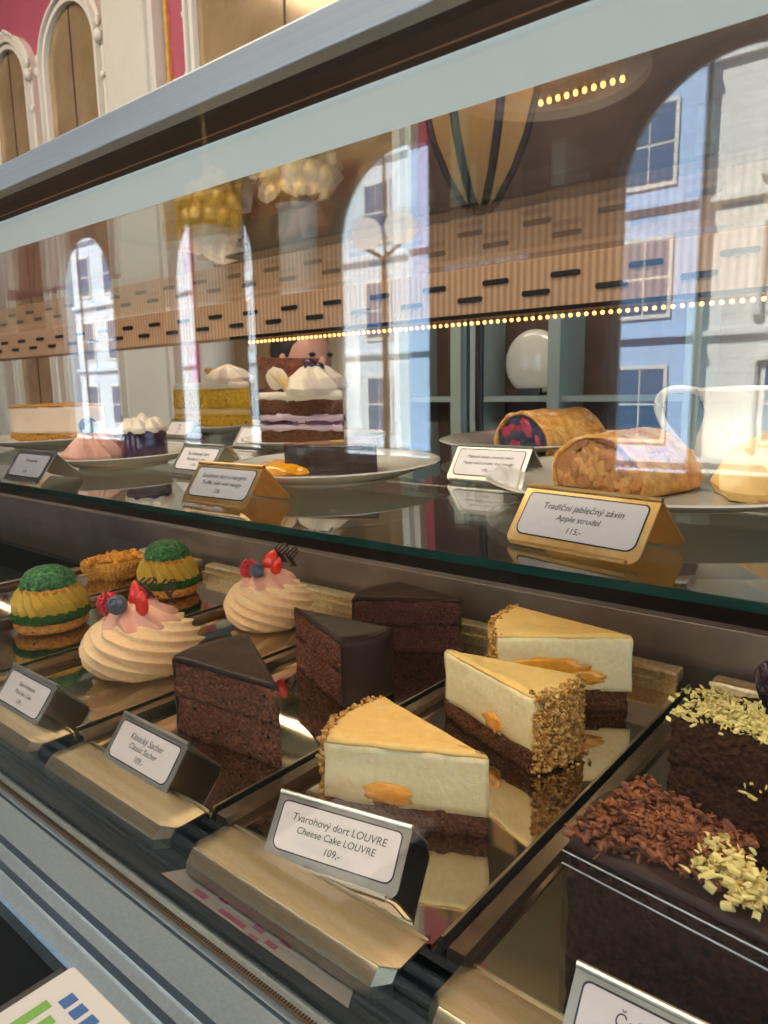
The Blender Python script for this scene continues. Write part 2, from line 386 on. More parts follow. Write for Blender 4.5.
# ------------------------------------------------------------------ camera
vx, vy = (-488, 405), (988, 380); f = 716.; c0 = Vector((384, 512))
X = -Vector((vx[0]-c0.x, vx[1]-c0.y, f)); X.normalize()
Y = Vector((vy[0]-c0.x, vy[1]-c0.y, f)); Y -= X*X.dot(Y); Y.normalize()
Zv = X.cross(Y)
if Zv.y > 0: Zv = -Zv
right = Vector((X[0], Y[0], Zv[0])); down = Vector((X[1], Y[1], Zv[1])); fwd = Vector((X[2], Y[2], Zv[2]))
cam = bpy.data.cameras.new('camera'); cam.sensor_fit = 'VERTICAL'; cam.sensor_height = 24; cam.lens = f/1024*24
cam.clip_start = .01; cam.clip_end = 200
co = bpy.data.objects.new('camera', cam); COL.objects.link(co)
mw = Matrix((( right.x, -down.x, -fwd.x, 0), (right.y, -down.y, -fwd.y, 0), (right.z, -down.z, -fwd.z, 0), (0,0,0,1)))
co.matrix_world = Matrix.Translation(W(0,0,0)) @ mw
cam.dof.use_dof = True; cam.dof.focus_distance = 1.75*S; cam.dof.aperture_fstop = 14
bpy.context.scene.camera = co
sc = bpy.context.scene
sc.view_settings.view_transform = 'Standard'; sc.view_settings.look = 'None'; sc.view_settings.gamma = 1; sc.view_settings.use_curve_mapping = False
sc.view_settings.exposure = -0.1
sc.cycles.transparent_max_bounces = 32; sc.cycles.max_bounces = 10; sc.cycles.glossy_bounces = 6; sc.cycles.diffuse_bounces = 3
sc.cycles.use_denoising = True; sc.cycles.sample_clamp_indirect = 4; sc.cycles.caustics_reflective = True; sc.cycles.blur_glossy = .5

# ------------------------------------------------------------------ display case
XL, XR = -9.0, 1.6; G = .72; FZ = -Z0/S
def SH(y): return -.33+.035*(y-1.18)          # top of the glass shelf, tipped towards the front
case = thing('display_case', 'long steel and glass pastry display case seen from its front at an angle', 'display case', (0,0,0))
def cpart(name, bm, m, **kw): return obj(name, bm, m, case, **kw)
cpart('front_glass', B(XL, XR, G-.012, G+.012, -1.045, .42), A['glass'])
cpart('top_rail', B(XL, XR, G-.014, G+.015, .420, .468, bev=.003), A['steel'])
bm = bmesh.new(); box(bm, XL, XR, G+.016, G+.115, .44, .468); cpart('top_seal', bm, A['black'])
cpart('copper_trim', B(XL, XR, .838, .85, .445, .458), A['copper'])
cpart('top_channel', B(XL, XR, .851, .93, .475, .49), A['black'])
cpart('top_glass', B(XL, XR, .85, 2.66, .505, .525), A['glass_top'])
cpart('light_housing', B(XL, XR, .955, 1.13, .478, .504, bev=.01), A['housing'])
# slotted duct under the rear of the top
bm = bmesh.new(); box(bm, XL, XR, 2.66, 2.80, .305, .504, bev=.006)
duct = cpart('slotted_duct', bm, A['duct'])
x = XR-.1
while x > -7:
    for zz, off in ((.432, 0), (.372, .125)):
        bm = bmesh.new(); prism(bm, rrect(-.062, .062, -.011, .011, (.010,)*4, 4), (0,0,0), (1,0,0), (0,0,1), (0,-1,0), .003)
        o = obj('slot', bm, A['slot'], duct); o.location = ((x-off)*S, 2.6585*S, zz*S)
    x -= .31
# LED string below the duct
bm = bmesh.new(); x = XR-.2
while x > -3.15:
    blob(bm, (x, 2.64, .272), .0085, 1); x -= .032
tag(obj('led_bead', bm, A['led'], case), kind='stuff')
cpart('added_led_hood', B(-3.2, XR, 2.545, 2.665, .284, .300), A['black'])  # added hood, keeps the beads from reflecting in the top glass
# side bottom rail: extruded profile towards the viewer
prof = [(G+.02,-1.05), (G-.014,-1.05), (G-.014,-1.036), (.69,-1.036), (.684,-1.036), (.683,-1.046), (.677,-1.046), (.676,-1.036), (.622,-1.036), (.616,-1.026), (.600,-1.026), (.596,-1.044), (.580,-1.044),
        (.576,-1.026), (.559,-1.026), (.555,-1.046), (.537,-1.046), (.533,-1.028), (.512,-1.028), (.506,-1.036), (.506,-1.075), (.60,-1.10), (G+.02,-1.10)]
bm = bmesh.new(); prism(bm, prof, (XL,0,0), (0,1,0), (0,0,1), (1,0,0), XR-XL); cpart('bottom_rail', bm, A['rail'])
bm = bmesh.new(); box(bm, XL, XR, .697, .704, -1.0355, -1.0262)
x = -3
seal = cpart('beaded_seal', bm, A['bronze'])
bm = bmesh.new(); x = -3.4
while x < -.2:
    box(bm, x, x+.0035, .6965, .7045, -1.0265, -1.0250); x += .007
tag(obj('seal_ribs', bm, A['black'], seal), kind='stuff')
# inner well and back
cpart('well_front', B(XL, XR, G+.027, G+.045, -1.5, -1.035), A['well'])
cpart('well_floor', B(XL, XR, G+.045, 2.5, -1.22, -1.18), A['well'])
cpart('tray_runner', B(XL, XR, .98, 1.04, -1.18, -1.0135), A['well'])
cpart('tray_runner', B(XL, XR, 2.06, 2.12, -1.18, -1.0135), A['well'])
bm = bmesh.new(); box(bm, XL, XR, 2.44, 2.50, -1.2, -.79, bev=.004); cpart('back_panel', bm, A['ledge'])
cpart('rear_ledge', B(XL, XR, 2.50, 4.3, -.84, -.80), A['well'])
cpart('front_skirt', B(XL, XR, .62, .72, FZ, -1.10), A['darkwood'])
cpart('plinth_back', B(XL, XR, 2.5, 4.2, FZ, -.85), A['darkwood'])
for px in (-2.86, 1.4): cpart('rear_post', B(px-.05, px+.035, 4.24, 4.32, -.84, .52), A['chairpaint'])
cpart('door_glass_edge', B(-2.77, -2.755, 4.23, 4.25, -.8, .5), A['edge'])
# glass shelf (lies on the case brackets): front edge low
bm = bmesh.new(); th = .018
vs = [(XL,1.18,SH(1.18)), (XR,1.18,SH(1.18)), (XR,4.2,SH(4.2)), (XL,4.2,SH(4.2))]
prism(bm, [(0,0), (XR-XL,0), (XR-XL,3.02), (0,3.02)], (XL,1.184,SH(1.184)-.001), (1,0,0), (0,1,.035), (0,0,-1), th)
shelf = obj('glass_shelf', bm, A['glass_shelf']); shelf.location = W(0,0,0)
tag(shelf, 'green-edged glass shelf across the case carrying the upper plates', 'glass shelf')
obj('polished_edge', B(XL, XR, 1.180, 1.1838, SH(1.18)-th, SH(1.18), ), A['edge'], shelf)
for bx in (-6.2, -3.9, -.05+.9):
    o = cpart('shelf_bracket', B(bx-.012, bx+.012, 1.2, 4.2, SH(1.2)-.07, SH(1.2)-.035), A['steel'])

# ------------------------------------------------------------------ trays
def make_tray(first):
    w = .655; t = thing('serving_tray', 'x', 'tray')
    bm = bmesh.new(); box(bm, .03, w-.03, .935, 2.31, -.012, 0); obj('tray_bed', bm, A['tray'], t)
    bm = bmesh.new(); pr = [(.006,-.012), (.006,.014), (.010,.026), (.044,.026), (.052,.012), (.056,-.012)]
    prism(bm, pr, (0,.925,0), (1,0,0), (0,0,1), (0,1,0), 1.42)
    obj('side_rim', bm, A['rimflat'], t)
    bm = bmesh.new(); pr = [(w-.030,-.012), (w-.018,.002), (w-.010,.030), (w-.003,.030), (w-.008,-.002), (w-.012,-.012)]
    prism(bm, pr, (0,.935,0), (1,0,0), (0,0,1), (0,1,0), 1.41)
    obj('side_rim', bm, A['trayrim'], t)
    # front lip: broad curled flange
    sec = [(.948,0), (.942,.008), (.938,.008), (.934,.002), (.926,.010), (.830,.010), (.826,.012), (.822,.010), (.802,-.012), (.800,-.036), (.806,-.036), (.808,-.012), (.824,.002), (.92,.004), (.93,-.006), (.948,-.010)]
    bm = bmesh.new(); x0, x1 = .035, w-.04; n = 24; rings = []
    for i in range(n+1):
        u = i/n; x = x0+(x1-x0)*u; e = min(u, 1-u)*(x1-x0); q = max(0, 1-e/.03); sh = .03*(1-math.sqrt(max(0, 1-q*q)))
        rings.append([bm.verts.new((x, y+sh*(.945-y)/.145, z-.25*sh*(z > 0))) for y, z in sec])
    for a, b in zip(rings, rings[1:]):
        for j in range(len(sec)): bm.faces.new((a[j], a[(j+1)%len(sec)], b[(j+1)%len(sec)], b[j]))
    bm.faces.new(rings[0]); bm.faces.new(rings[-1][::-1])
    autosmooth(obj('front_lip', bm, A['trayrim'], t), 22)
    bm = bmesh.new(); box(bm, .06, w-.035, 2.315, 2.385, .028, .072, bev=.012); box(bm, .058, w-.035, 2.30, 2.322, -.012, .034); obj('back_lip', bm, A['goldrim'], t, False)
    return t
proto = make_tray(True)
tl = ['steel tray farthest along the case, under the small fluted tart', 'steel tray carrying the two green-topped cream puffs', 'steel tray carrying the pink-topped cream rosettes with berries',
      'steel tray carrying the three brown chocolate sponge slices', 'steel tray carrying the three cream cheesecake slices', 'steel tray carrying the dark chocolate cakes with shavings']
for i in range(6):
    o = proto if i == 0 else dup(proto)
    at(o, -3.95+.66*i, 0, -1.0); tag(o, tl[i], 'tray', 'steel trays side by side in the lower deck')

# ------------------------------------------------------------------ price labels
def make_holder(lines, loc, rz, label, metal='holder', w=.305, h=.112, rx=0, size=.034, fill='card', group=None, d1=.085, dw=.19, bars=False):
    t = thing('price_label_holder', label, 'price label', loc, rz, rx, group)
    L = math.hypot(d1, h); Vv = Vector((0, d1/L, h/L)); Nn = Vector((0, -h/L, d1/L)); th = .004
    bm = bmesh.new()
    prism(bm, rrect(-w/2, w/2, 0, L, (.022,.022,0,0)), (0,0,.0), (1,0,0), Vv, -Nn, th)
    d2 = dw-d1; L2 = math.hypot(d2, h); V2 = Vector((0, -d2/L2, h/L2)); N2 = Vector((0, h/L2, d2/L2))
    prism(bm, rrect(-w/2, w/2, 0, L2, (.03,.03,0,0)), (0,dw,0), (1,0,0), V2, -N2, th)
    tube(bm, [(-w/2, d1, h-.002), (w/2, d1, h-.002)], .006, 10)
    tube(bm, [(-w/2+.02, -.003, .004), (w/2-.02, -.003, .004)], .0045, 8)
    body = obj('bent_metal_body', bm, A[metal], t, False)
    cw, c0_, c1_ = w-.036, .026, L-.018
    bm = bmesh.new(); prism(bm, rrect(-cw/2-.003, cw/2+.003, c0_-.003, c1_+.003, (.02,.02,.012,.012)), Vector((0,0,0))+Nn*.0003, (1,0,0), Vv, Nn, .0006)
    obj('card_border', bm, A['ink'], t)
    bm = bmesh.new(); prism(bm, rrect(-cw/2, cw/2, c0_, c1_, (.018,.018,.010,.010)), Vector((0,0,0))+Nn*.0006, (1,0,0), Vv, Nn, .0008)
    card = obj('card', bm, A[fill], t)
    if lines:
        ys = [.72, .47, .20]
        for k, tx in enumerate(lines):
            cu = bpy.data.curves.new('lettering', 'FONT'); cu.body = tx; cu.align_x = 'CENTER'; cu.align_y = 'CENTER'; cu.shear = .15
            cu.size = size*S*.78*(1 if k == 0 else .92); cu.extrude = .00002; cu.materials.append(A['ink'])
            if not tx: continue
            tmp = bpy.data.objects.new('tmp', cu); COL.objects.link(tmp); bpy.context.view_layer.update()
            me = bpy.data.meshes.new_from_object(tmp.evaluated_get(bpy.context.evaluated_depsgraph_get())); bpy.data.objects.remove(tmp)
            o = link(bpy.data.objects.new('lettering', me), card)
            p = Vv*(c0_+(c1_-c0_)*ys[k])+Nn*.0019
            o.location = p*S; o.rotation_euler = (math.atan2(h, d1), 0, 0)
    return t
GR = 'bent metal price labels standing in front of the desserts'
make_holder(['Tvarohový dort LOUVRE', 'Cheese Cake LOUVRE', '109,-'], (-.965,.945,-1.0), math.radians(13), 'price label reading LOUVRE in front of the nearest cream cheesecake slice', w=.325, size=.0285, group=GR)
make_holder(['Klasický Sacher', 'Classic Sacher', '109,-'], (-1.645,.905,-1.0), 0, 'price label reading Sacher in front of the chocolate sponge slices', size=.031, group=GR)
make_holder(['Saint Honoré', 'Pistachio Cake', '129,-'], (-2.285,.875,-1.0), 0, 'price label at the picture edge, in front of the tray of cream rosettes', size=.026, group=GR)
make_holder(['Čokoládový dort', 'Chocolate cake', '119,-'], (-.245,.845,-.982), math.radians(2), 'price label standing in front of the big dark chocolate slice', size=.031, group=GR)
rxs = math.atan(.035)
make_holder(['Tradiční jablečný závin', 'Apple strudel', '115,-'], (-.61,1.285,SH(1.285)+.005), math.radians(-10), 'shiny gold price label in front of the apple strudel plate', 'gold', rx=rxs, size=.026, group=GR, w=.31, h=.11)
make_holder(['Lanýžový dort s mangem', 'Truffle cake with mango', '128,-'], (-1.71,1.262,SH(1.26)+.005), math.radians(2), 'golden price label in front of the truffle slice plate on the glass shelf', 'gold', rx=rxs, size=.025, group=GR, h=.11, w=.29)
make_holder(['Borůvkový dort', 'Blueberry cake', '119,-'], (-2.33,1.62,SH(1.62)+.005), math.radians(-2), 'price label standing just behind the mango truffle one, partly covered by it', 'holder', rx=rxs, size=.028, group=GR, w=.27, h=.11)
make_holder(['Makový závin, ovocný závin', 'Poppy seed strudel, fruit strudel', '105,-'], (-1.22,1.95,SH(1.95)+.005), math.radians(0), 'silver price label in front of the dark-filled strudel', 'holder', rx=rxs, size=.020, group=GR, w=.28, h=.11)
make_holder(['Dort', 'Cake', '119,-'], (-2.95,2.43,SH(2.43)), 0, 'small price label peeking out beside the striped layer cake plate', 'holder', rx=rxs, size=.026, group=GR, w=.27, h=.11)
make_holder(['Dort', 'Cake', '119,-'], (-3.95,2.66,SH(2.66)), 0, 'small distant price label between the dark cylinder cake and the yellow slice', 'holder', rx=rxs, size=.026, group=GR, w=.27, h=.11)
make_holder(['Cheesecake', '', '109,-'], (-2.83,1.205,SH(1.2)+.005), 0, 'price label at the left end of the shelf, seen end-on', 'holder', rx=rxs, size=.026, group=GR, w=.30, h=.11)

# ------------------------------------------------------------------ lower desserts
CC = 'cream cheesecake slices on the tray'
def cheesecake(tip, a, b, H, label, seed, nuts_n=900, spots=()):
    cx = (tip[0]+a[0]+b[0])/3; cy = (tip[1]+a[1]+b[1])/3
    sub = lambda p: (p[0]-cx, p[1]-cy)
    t = thing('cheesecake_slice', label, 'cheesecake', (cx, cy, -1.0+.001), 0, 0, CC)
    poly, arc = wedge(sub(tip), sub(a), sub(b), .13)
    hb = H*.27
    layer('sponge_base', t, poly, 0, hb, A['base'], seed=seed, disp=.014, freq=22, bev=.002, wav1=.006)
    layer('cream_body', t, poly, hb-.004, H-.012, A['cheese'], seed=seed+1, disp=.005, freq=12, bev=.001, wav0=.006)
    layer('warm_lit_top', t, [((p[0])*.995, p[1]*.995) for p in poly], H-.013, H, A['cheesetop'], seed=seed+2, disp=.003, bev=.009, dtop=.004)  # orange top colour takes in the warm light from above
    rnd = random.Random(seed); bm = bmesh.new()
    out = (Vector(sub(a))+Vector(sub(b)))/2-Vector(sub(tip)); out.normalize()
    for _ in range(nuts_n):
        u = rnd.random()*(len(arc)-1); i = int(u); p = arc[i].lerp(arc[min(i+1, len(arc)-1)], u-i)
        z = rnd.uniform(.008, H-.003)
        q = p+out*(.006+rnd.uniform(-.006,.010)); chip(bm, (q.x, q.y, z), rnd.uniform(.005,.0095), (1,.75,.55), rnd)
    for _ in range(30):
        u = rnd.random()*(len(arc)-1); i = int(u); p = arc[i].lerp(arc[min(i+1, len(arc)-1)], u-i)
        q = p+out*(rnd.uniform(-.015,.012)); chip(bm, (q.x, q.y, H+rnd.uniform(-.002,.004)), rnd.uniform(.006,.010), (1,.75,.55), rnd)
    for _ in range(10):
        i = rnd.randrange(len(arc)); q = arc[i]+out*rnd.uniform(.015,.05); chip(bm, (q.x, q.y, .005), rnd.uniform(.005,.009), (1,.8,.6), rnd)
    tag(obj('nut_crust', bm, A['nuts'], t), kind='stuff')
    for (p0, p1, u, z, lu, lz) in spots:
        P0, P1 = Vector(sub(p0)), Vector(sub(p1)); d = (P1-P0).normalized(); nn = Vector((d.y, -d.x))
        p = P0.lerp(P1, u); bm = bmesh.new(); R = Matrix(((d.x, nn.x, 0), (d.y, nn.y, 0), (0,0,1)))
        blob(bm, (p.x, p.y, z), 1, 3, (lu, .008, lz), .45, 2.2, seed, R); obj('apricot_piece', bm, A['apricot'], t, True)
    return t
cheesecake((-.77,1.27), (-1.115,1.10), (-1.15,1.37), .202, 'nearest cream cheesecake slice, behind the LOUVRE price label', 3, spots=[((-1.115,1.10), (-.77,1.27), .40, .080, .058, .026)])
cheesecake((-1.195,1.71), (-.825,1.57), (-.785,1.77), .222, 'middle cream cheesecake slice with its nut-covered rim facing the camera', 13, 1300, spots=[((-1.195,1.71), (-.825,1.57), .60, .080, .040, .026)])
cheesecake((-.765,2.10), (-1.10,1.86), (-1.2,2.16), .245, 'rear cream cheesecake slice with a long orange apricot streak', 23, spots=[((-1.1,1.86), (-.765,2.10), .40, .135, .12, .034), ((-1.1,1.86), (-.765,2.10), .62, .105, .08, .024)])
SC = 'chocolate sponge slices on the tray'
def sacher(tip, a, b, H, label, seed, m='sacher', rimglaze=True, rz=0):
    cx = (tip[0]+a[0]+b[0])/3; cy = (tip[1]+a[1]+b[1])/3; sub = lambda p: (p[0]-cx, p[1]-cy)
    t = thing('chocolate_cake_slice', label, 'chocolate cake', (cx, cy, -1.0+.001), 0, 0, SC)
    poly, arc = wedge(sub(tip), sub(a), sub(b), .13)
    layer('lower_sponge', t, poly, 0, H*.48, A[m], seed=seed, disp=.012, freq=20, bev=.001)
    layer('upper_sponge', t, poly, H*.485, H-.014, A[m], seed=seed+1, disp=.012, freq=20, bev=.001)
    bm = bmesh.new(); slab(bm, [(p[0]*1.01, p[1]*1.01) for p in poly], H-.016, H, disp=.002, bev=.008, dtop=.002, seed=seed)
    out = (Vector(sub(a))+Vector(sub(b)))/2-Vector(sub(tip)); out.normalize()
    strip = [tuple(p+out*.001) for p in arc]+[tuple(p+out*.014) for p in reversed(arc)]
    slab(bm, strip, .002, H-.004, disp=.003, bev=.008, nin=2, step=.012, seed=seed)
    obj('chocolate_glaze', bm, A['glaze'], t, True)
    return t
sacher((-1.36,1.185), (-1.775,1.145), (-1.75,1.41), .235, 'nearest chocolate sponge slice, cut face forward behind the Sacher label', 31)
sacher((-1.87,1.72), (-1.50,1.565), (-1.45,1.76), .225, 'middle chocolate sponge slice turned with its glossy glazed rim forward', 41)
sacher((-1.455,2.20), (-1.80,1.97), (-1.81,2.26), .215, 'rear darker chocolate sponge slice against the steel back panel', 51, 'sacher_dark')

def raspberry(parent, c, r=.034):
    bm = bmesh.new()
    for i in range(7):
        zt = -1+2*(i+.5)/7; rr = math.sqrt(1-zt*zt)*r*.9; n = max(3, int(11*math.sqrt(1-zt*zt)))
        for j in range(n):
            a = 2*PI*(j+.5*(i%2))/n; blob(bm, (c[0]+rr*math.cos(a), c[1]+rr*math.sin(a), c[2]+zt*r), r*.27, 1)
    blob(bm, c, r*.85, 2); return obj('raspberry', bm, A['rasp'], parent, True)
def blueberry(parent, c, r=.028, R=None):
    bm = bmesh.new(); blob(bm, c, r, 3)
    n = Vector((.45,-.6,.5)).normalized(); s = n.cross(Vector((0,0,1))).normalized(); u = s.cross(n)
    pts = [Vector(c)+n*r*.97+(s*math.cos(a)+u*math.sin(a))*r*.3*(1 if k%2 else 1.35) for k, a in enumerate([2*PI*k/10 for k in range(10)])]
    tube(bm, pts, r*.07, 6, True); return obj('blueberry', bm, A['blue'], parent, True)
def strawberry(parent, c, lean, h=.085, w=.026):
    bm = bmesh.new()
    revolve(bm, [(.001,0+h), (w*.35,h*.93), (w*.75,h*.7), (w,h*.4), (w*.9,h*.15), (w*.5,0)], 20)
    R = Matrix.Rotation(lean[0], 3, 'X')@Matrix.Rotation(lean[1], 3, 'Y')
    for v in bm.verts: v.co = Vector(c)+R@Vector((v.co.x, v.co.y*.75, v.co.z))
    o = obj('strawberry_piece', bm, A['straw'], parent, True)
    return o
def lattice(parent, c, s=.05, rz=0):
    bm = bmesh.new()
    for k in range(4):
        pts = [(c[0]+(.018*math.sin(t*2+k)+.006*k-.01)*math.cos(rz), c[1]+(.018*math.sin(t*2+k)+.006*k-.01)*math.sin(rz)+.003*k, c[2]+s*t/3.1) for t in [i*.26 for i in range(13)]]
        tube(bm, pts, .0038, 6)
    return obj('chocolate_lattice', bm, A['chocolate'], parent, True)
def rosette(loc, label, r, rz=0, k=1.0):
    t = thing('cream_rosette', label, 'cream dessert', loc, rz, 0, 'berry topped cream rosettes')
    bm = bmesh.new(); swirl(bm, [(0,r*.66,0), (.08,r*.80,.014), (.25,r*.94,.048), (.45,r,.092), (.62,r*.95,.132), (.78,r*.80,.168), (.9,r*.58,.192), (1,r*.25,.205)], 9, 150, .13, 260, 110)
    obj('cream_swirl', bm, A['cream'], t, True)
    bm = bmesh.new(); q = r*.62; swirl(bm, [(0,q,.165), (.2,q*1.02,.185), (.5,q*.82,.215), (.8,q*.5,.243), (1,q*.1,.262)], 8, 50, .22, 180, 50)
    obj('pink_swirl', bm, A['pinkcream'], t, True)
    return t
t = rosette((-2.30,1.36,-.999), 'big cream rosette with berries nearest the glass, left of the Sacher slice', .205)
raspberry(t, (-.085,-.075,.250), .038); blueberry(t, (.01,-.095,.268), .036); raspberry(t, (-.04,.03,.262), .03)
strawberry(t, (-.005,-.01,.225), (-.05,-.1), .11, .034); strawberry(t, (.085,-.045,.235), (.1,.25), .095, .028)
lattice(t, (.03,.02,.27), .075, .5); lattice(t, (.10,.06,.25), .09, .4)
t = rosette((-2.315,1.985,-.999), 'cream rosette with berries behind the chocolate sponge slices', .185, .6)
raspberry(t, (-.075,-.03,.256), .036); blueberry(t, (-.025,-.085,.262), .031); strawberry(t, (.0,.0,.235), (-.1,.3), .10, .036); strawberry(t, (.04,-.05,.24), (.2,.4), .08, .024)
lattice(t, (.05,.06,.26), .085, .5); lattice(t, (.10,.03,.25), .085, .5)

def puff(loc, label, r, rz=0):
    t = thing('cream_puff', label, 'cream puff', loc, rz, 0, 'green topped cream puffs')
    bm = bmesh.new(); revolve(bm, [(r*.6,0), (r*.95,.008), (r*1.05,.03), (r*1.02,.055), (r*.9,.07)], 60, f=lambda a, z, rr: rr*(1+.03*fbm((math.cos(a), math.sin(a), z*4), 3)))
    obj('choux_base', bm, A['choux'], t, True)
    bm = bmesh.new(); revolve(bm, [(r*.9,.050), (r*1.07,.053), (r*1.13,.068), (r*1.06,.088), (r*.9,.095)], 120, f=lambda a, z, rr: rr*(1+.07*fbm((math.cos(a)*2, math.sin(a)*2, z*20), 4)))
    obj('green_crumble_ring', bm, A['greendark'], t, True)
    bm = bmesh.new(); swirl(bm, [(0,r*.85,.075), (.15,r*1.0,.088), (.45,r*1.0,.13), (.75,r*.84,.172), (1,r*.62,.205)], 20, 75, .13, 300, 60)
    obj('pistachio_swirl', bm, A['mustard'], t, True)
    bm = bmesh.new(); rc = r*.78; revolve(bm, [(rc*.8,.180), (rc*.98,.185), (rc,.200), (rc*.93,.228), (rc*.74,.254), (rc*.45,.270), (rc*.12,.277)], 90, f=lambda a, z, rr: rr*(1+.10*fbm((math.cos(a)*2, math.sin(a)*2, z*14), 5)))
    obj('green_cap', bm, A['green'], t, True)
    bm = bmesh.new(); revolve(bm, [(rc*.95,.168), (rc*1.05,.174), (rc*1.03,.188), (rc*.9,.194)], 60, f=lambda a, z, rr: rr*(1+.05*fbm((math.cos(a), math.sin(a), z*4), 3))); obj('choux_cap_rim', bm, A['choux'], t, True)
    return t
puff((-3.06,1.38,-.999), 'green-topped cream puff nearer the front glass', .145)
puff((-3.10,2.00,-.999), 'green-topped cream puff near the rear, right of the fluted tart', .140)
# fluted tart piece
t = thing('fluted_tart', 'small golden fluted tart behind the green-topped cream puffs', 'tart', (-3.62,2.02,-.999), 1.0)
bm = bmesh.new(); sz = .175
def rf(a, z, r): return r*(1+.05*abs(math.sin(a*14)))*(1 if math.sin(a) > -.35 else .62)
revolve(bm, [(sz*.82,0), (sz*1.0,.055), (sz*1.03,.10), (sz*.93,.10), (sz*.85,.06)], 220, f=rf); obj('fluted_shell', bm, A['biscuit'], t, True)
bm = bmesh.new(); rnd = random.Random(5)
for _ in range(90):
    a = rnd.uniform(0,2*PI); q = rnd.random()**.5*sz*.85
    x_, y_ = q*math.cos(a), q*math.sin(a)
    if math.sin(a) < -.35: x_ *= .6; y_ *= .6
    chip(bm, (x_, y_, .085+rnd.uniform(0,.03)), rnd.uniform(.018,.032), (1,.9,.6), rnd, 2)
tag(obj('crumble', bm, A['choux'], t, True), kind='stuff')

# big dark chocolate slices on the right tray
def curls(parent, pts, n, z, name, m, seed, s=(.010,.022), spread=.0, lift=.02):
    rnd = random.Random(seed); bm = bmesh.new()
    P0 = [Vector(p) for p in pts]
    for _ in range(n):
        if len(P0) == 4: p = P0[0].lerp(P0[1], rnd.random()); q_ = P0[2].lerp(P0[3], rnd.random()); p = p.lerp(q_, rnd.random())
        elif len(P0) == 2: p = P0[0].lerp(P0[1], rnd.random())
        else: w = [rnd.random() for _ in P0]; sw = sum(w); p = sum((q*(x/sw) for q, x in zip(P0, w)), Vector((0,0)))
        if spread: p = p+Vector((rnd.gauss(0,spread), rnd.gauss(0,spread)))
        z_ = z+rnd.uniform(-.004, lift); l = rnd.uniform(*s); a = rnd.uniform(0,2*PI); b = rnd.uniform(-.5,.5)
        if rnd.random() < .55:
            chip(bm, (p.x, p.y, z_), l, (1,.45,.22), rnd)
        else:
            m_ = 6; rr = l*.5; ax = Vector((math.cos(a), math.sin(a), b)).normalized(); s_ = ax.cross(Vector((0,0,1))).normalized(); u_ = s_.cross(ax)
            prev = None; a0 = rnd.uniform(0,6)
            for k in range(m_):
                th = a0+k*.75; q = Vector((p.x, p.y, z_))+(s_*math.cos(th)+u_*math.sin(th))*rr
                va, vb = bm.verts.new(q-ax*l*.6), bm.verts.new(q+ax*l*.6)
                if prev: bm.faces.new((prev[0], va, vb, prev[1]))
                prev = (va, vb)
    return tag(obj(name, bm, m, parent, False, False), kind='stuff')
t = thing('chocolate_gateau_slice', 'large dark gateau slice topped with brown and white chocolate shavings, nearest the camera', 'chocolate gateau', (-.30,1.12,-.999), 0, 0, 'dark gateaux with shavings')
poly, arc = wedge((.24,-.10), (-.185,-.055), (-.165,.22), .10)
Hc = .225
layer('lower_sponge', t, poly, 0, .10, A['darkcake'], seed=61, disp=.014, freq=16, bev=.003)
layer('upper_sponge', t, poly, .098, Hc-.012, A['darkcake'], seed=62, disp=.010, freq=14, bev=.003)
layer('chocolate_coat', t, [(p[0]*1.01, p[1]*1.01) for p in poly], Hc-.014, Hc, A['glaze'], seed=63, disp=.004, dtop=.006, bev=.01)
curls(t, [(-.18,-.05), (-.155,.215), (.05,-.02), (.06,.12)], 2600, Hc, 'brown_shavings', A['shaving'], 5, (.007,.014), .012, .014)
curls(t, [(.03,.0), (.03,.06), (.12,-.05), (.12,.0)], 300, Hc+.006, 'white_shavings', A['whitechoc'], 6, (.006,.015), .02, .022)
bm = bmesh.new(); a_ = Vector((-.19,-.064,0)); b_ = Vector((.22,-.108,0))
d = (b_-a_).normalized()
prism(bm, [(0,.02), ((b_-a_).length,.02), ((b_-a_).length,.21), (0,.21)], a_, d, (0,0,1), (d.y,-d.x,0), .0012)
ac = obj('acetate_wrap', bm, A['acetate'], t)
bm = bmesh.new(); nn = Vector((d.y,-d.x,0))*.002
for z in (.185,.209): tube(bm, [a_+nn+Vector((0,0,z)), b_+nn+Vector((0,0,z))], .0014, 6)
obj('acetate_edge', bm, A['acedge'], ac, True)
t = thing('chocolate_gateau_slice', 'dark gateau slice edged with pale white chocolate curls, second from the camera', 'chocolate gateau', (-.33,1.66,-.999), 0, 0, 'dark gateaux with shavings')
poly, arc = wedge((.26,-.06), (-.165,-.02), (-.14,.22), .1)
layer('lower_sponge', t, poly, 0, .12, A['darkcake'], seed=71, disp=.012, freq=14, bev=.003)
layer('upper_sponge', t, poly, .118, .228, A['darkcake'], seed=72, disp=.012, freq=12, bev=.02, dtop=.01)
curls(t, [(-.16,-.01), (-.14,.20), (.10,-.03), (.10,.05)], 900, .228, 'white_curls', A['whitechoc'], 8, (.006,.013), .018, .02)
curls(t, [(-.02,-.05), (.15,-.055)], 14, .10, 'white_flecks', A['whitechoc'], 9, (.006,.014), .006, .08)
t = thing('berry_chocolate_dessert', 'glossy dark purple chocolate dessert behind the gateau slices, cut by the picture edge', 'dessert', (-.36,2.10,-.999), 0)
bm = bmesh.new(); rnd = random.Random(4)
for k in range(9):
    a = k*.7; blob(bm, (.06*math.cos(a), .06*math.sin(a), .06+.015*(k%3)), .055, 3, (1,1,.8), .25, 1.5, k)
obj('chocolate_base', bm, A['darkcake'], t, True)
bm = bmesh.new()
for k in range(7):
    a = k*2*PI/7; R = Matrix.Rotation(a, 3, 'Z')@Matrix.Rotation(.35, 3, 'Y'); c = R@Vector((.03,0,0))
    blob(bm, (c.x, c.y, .17), .075, 3, (.22,.6,1), .15, 1.2, k, R)
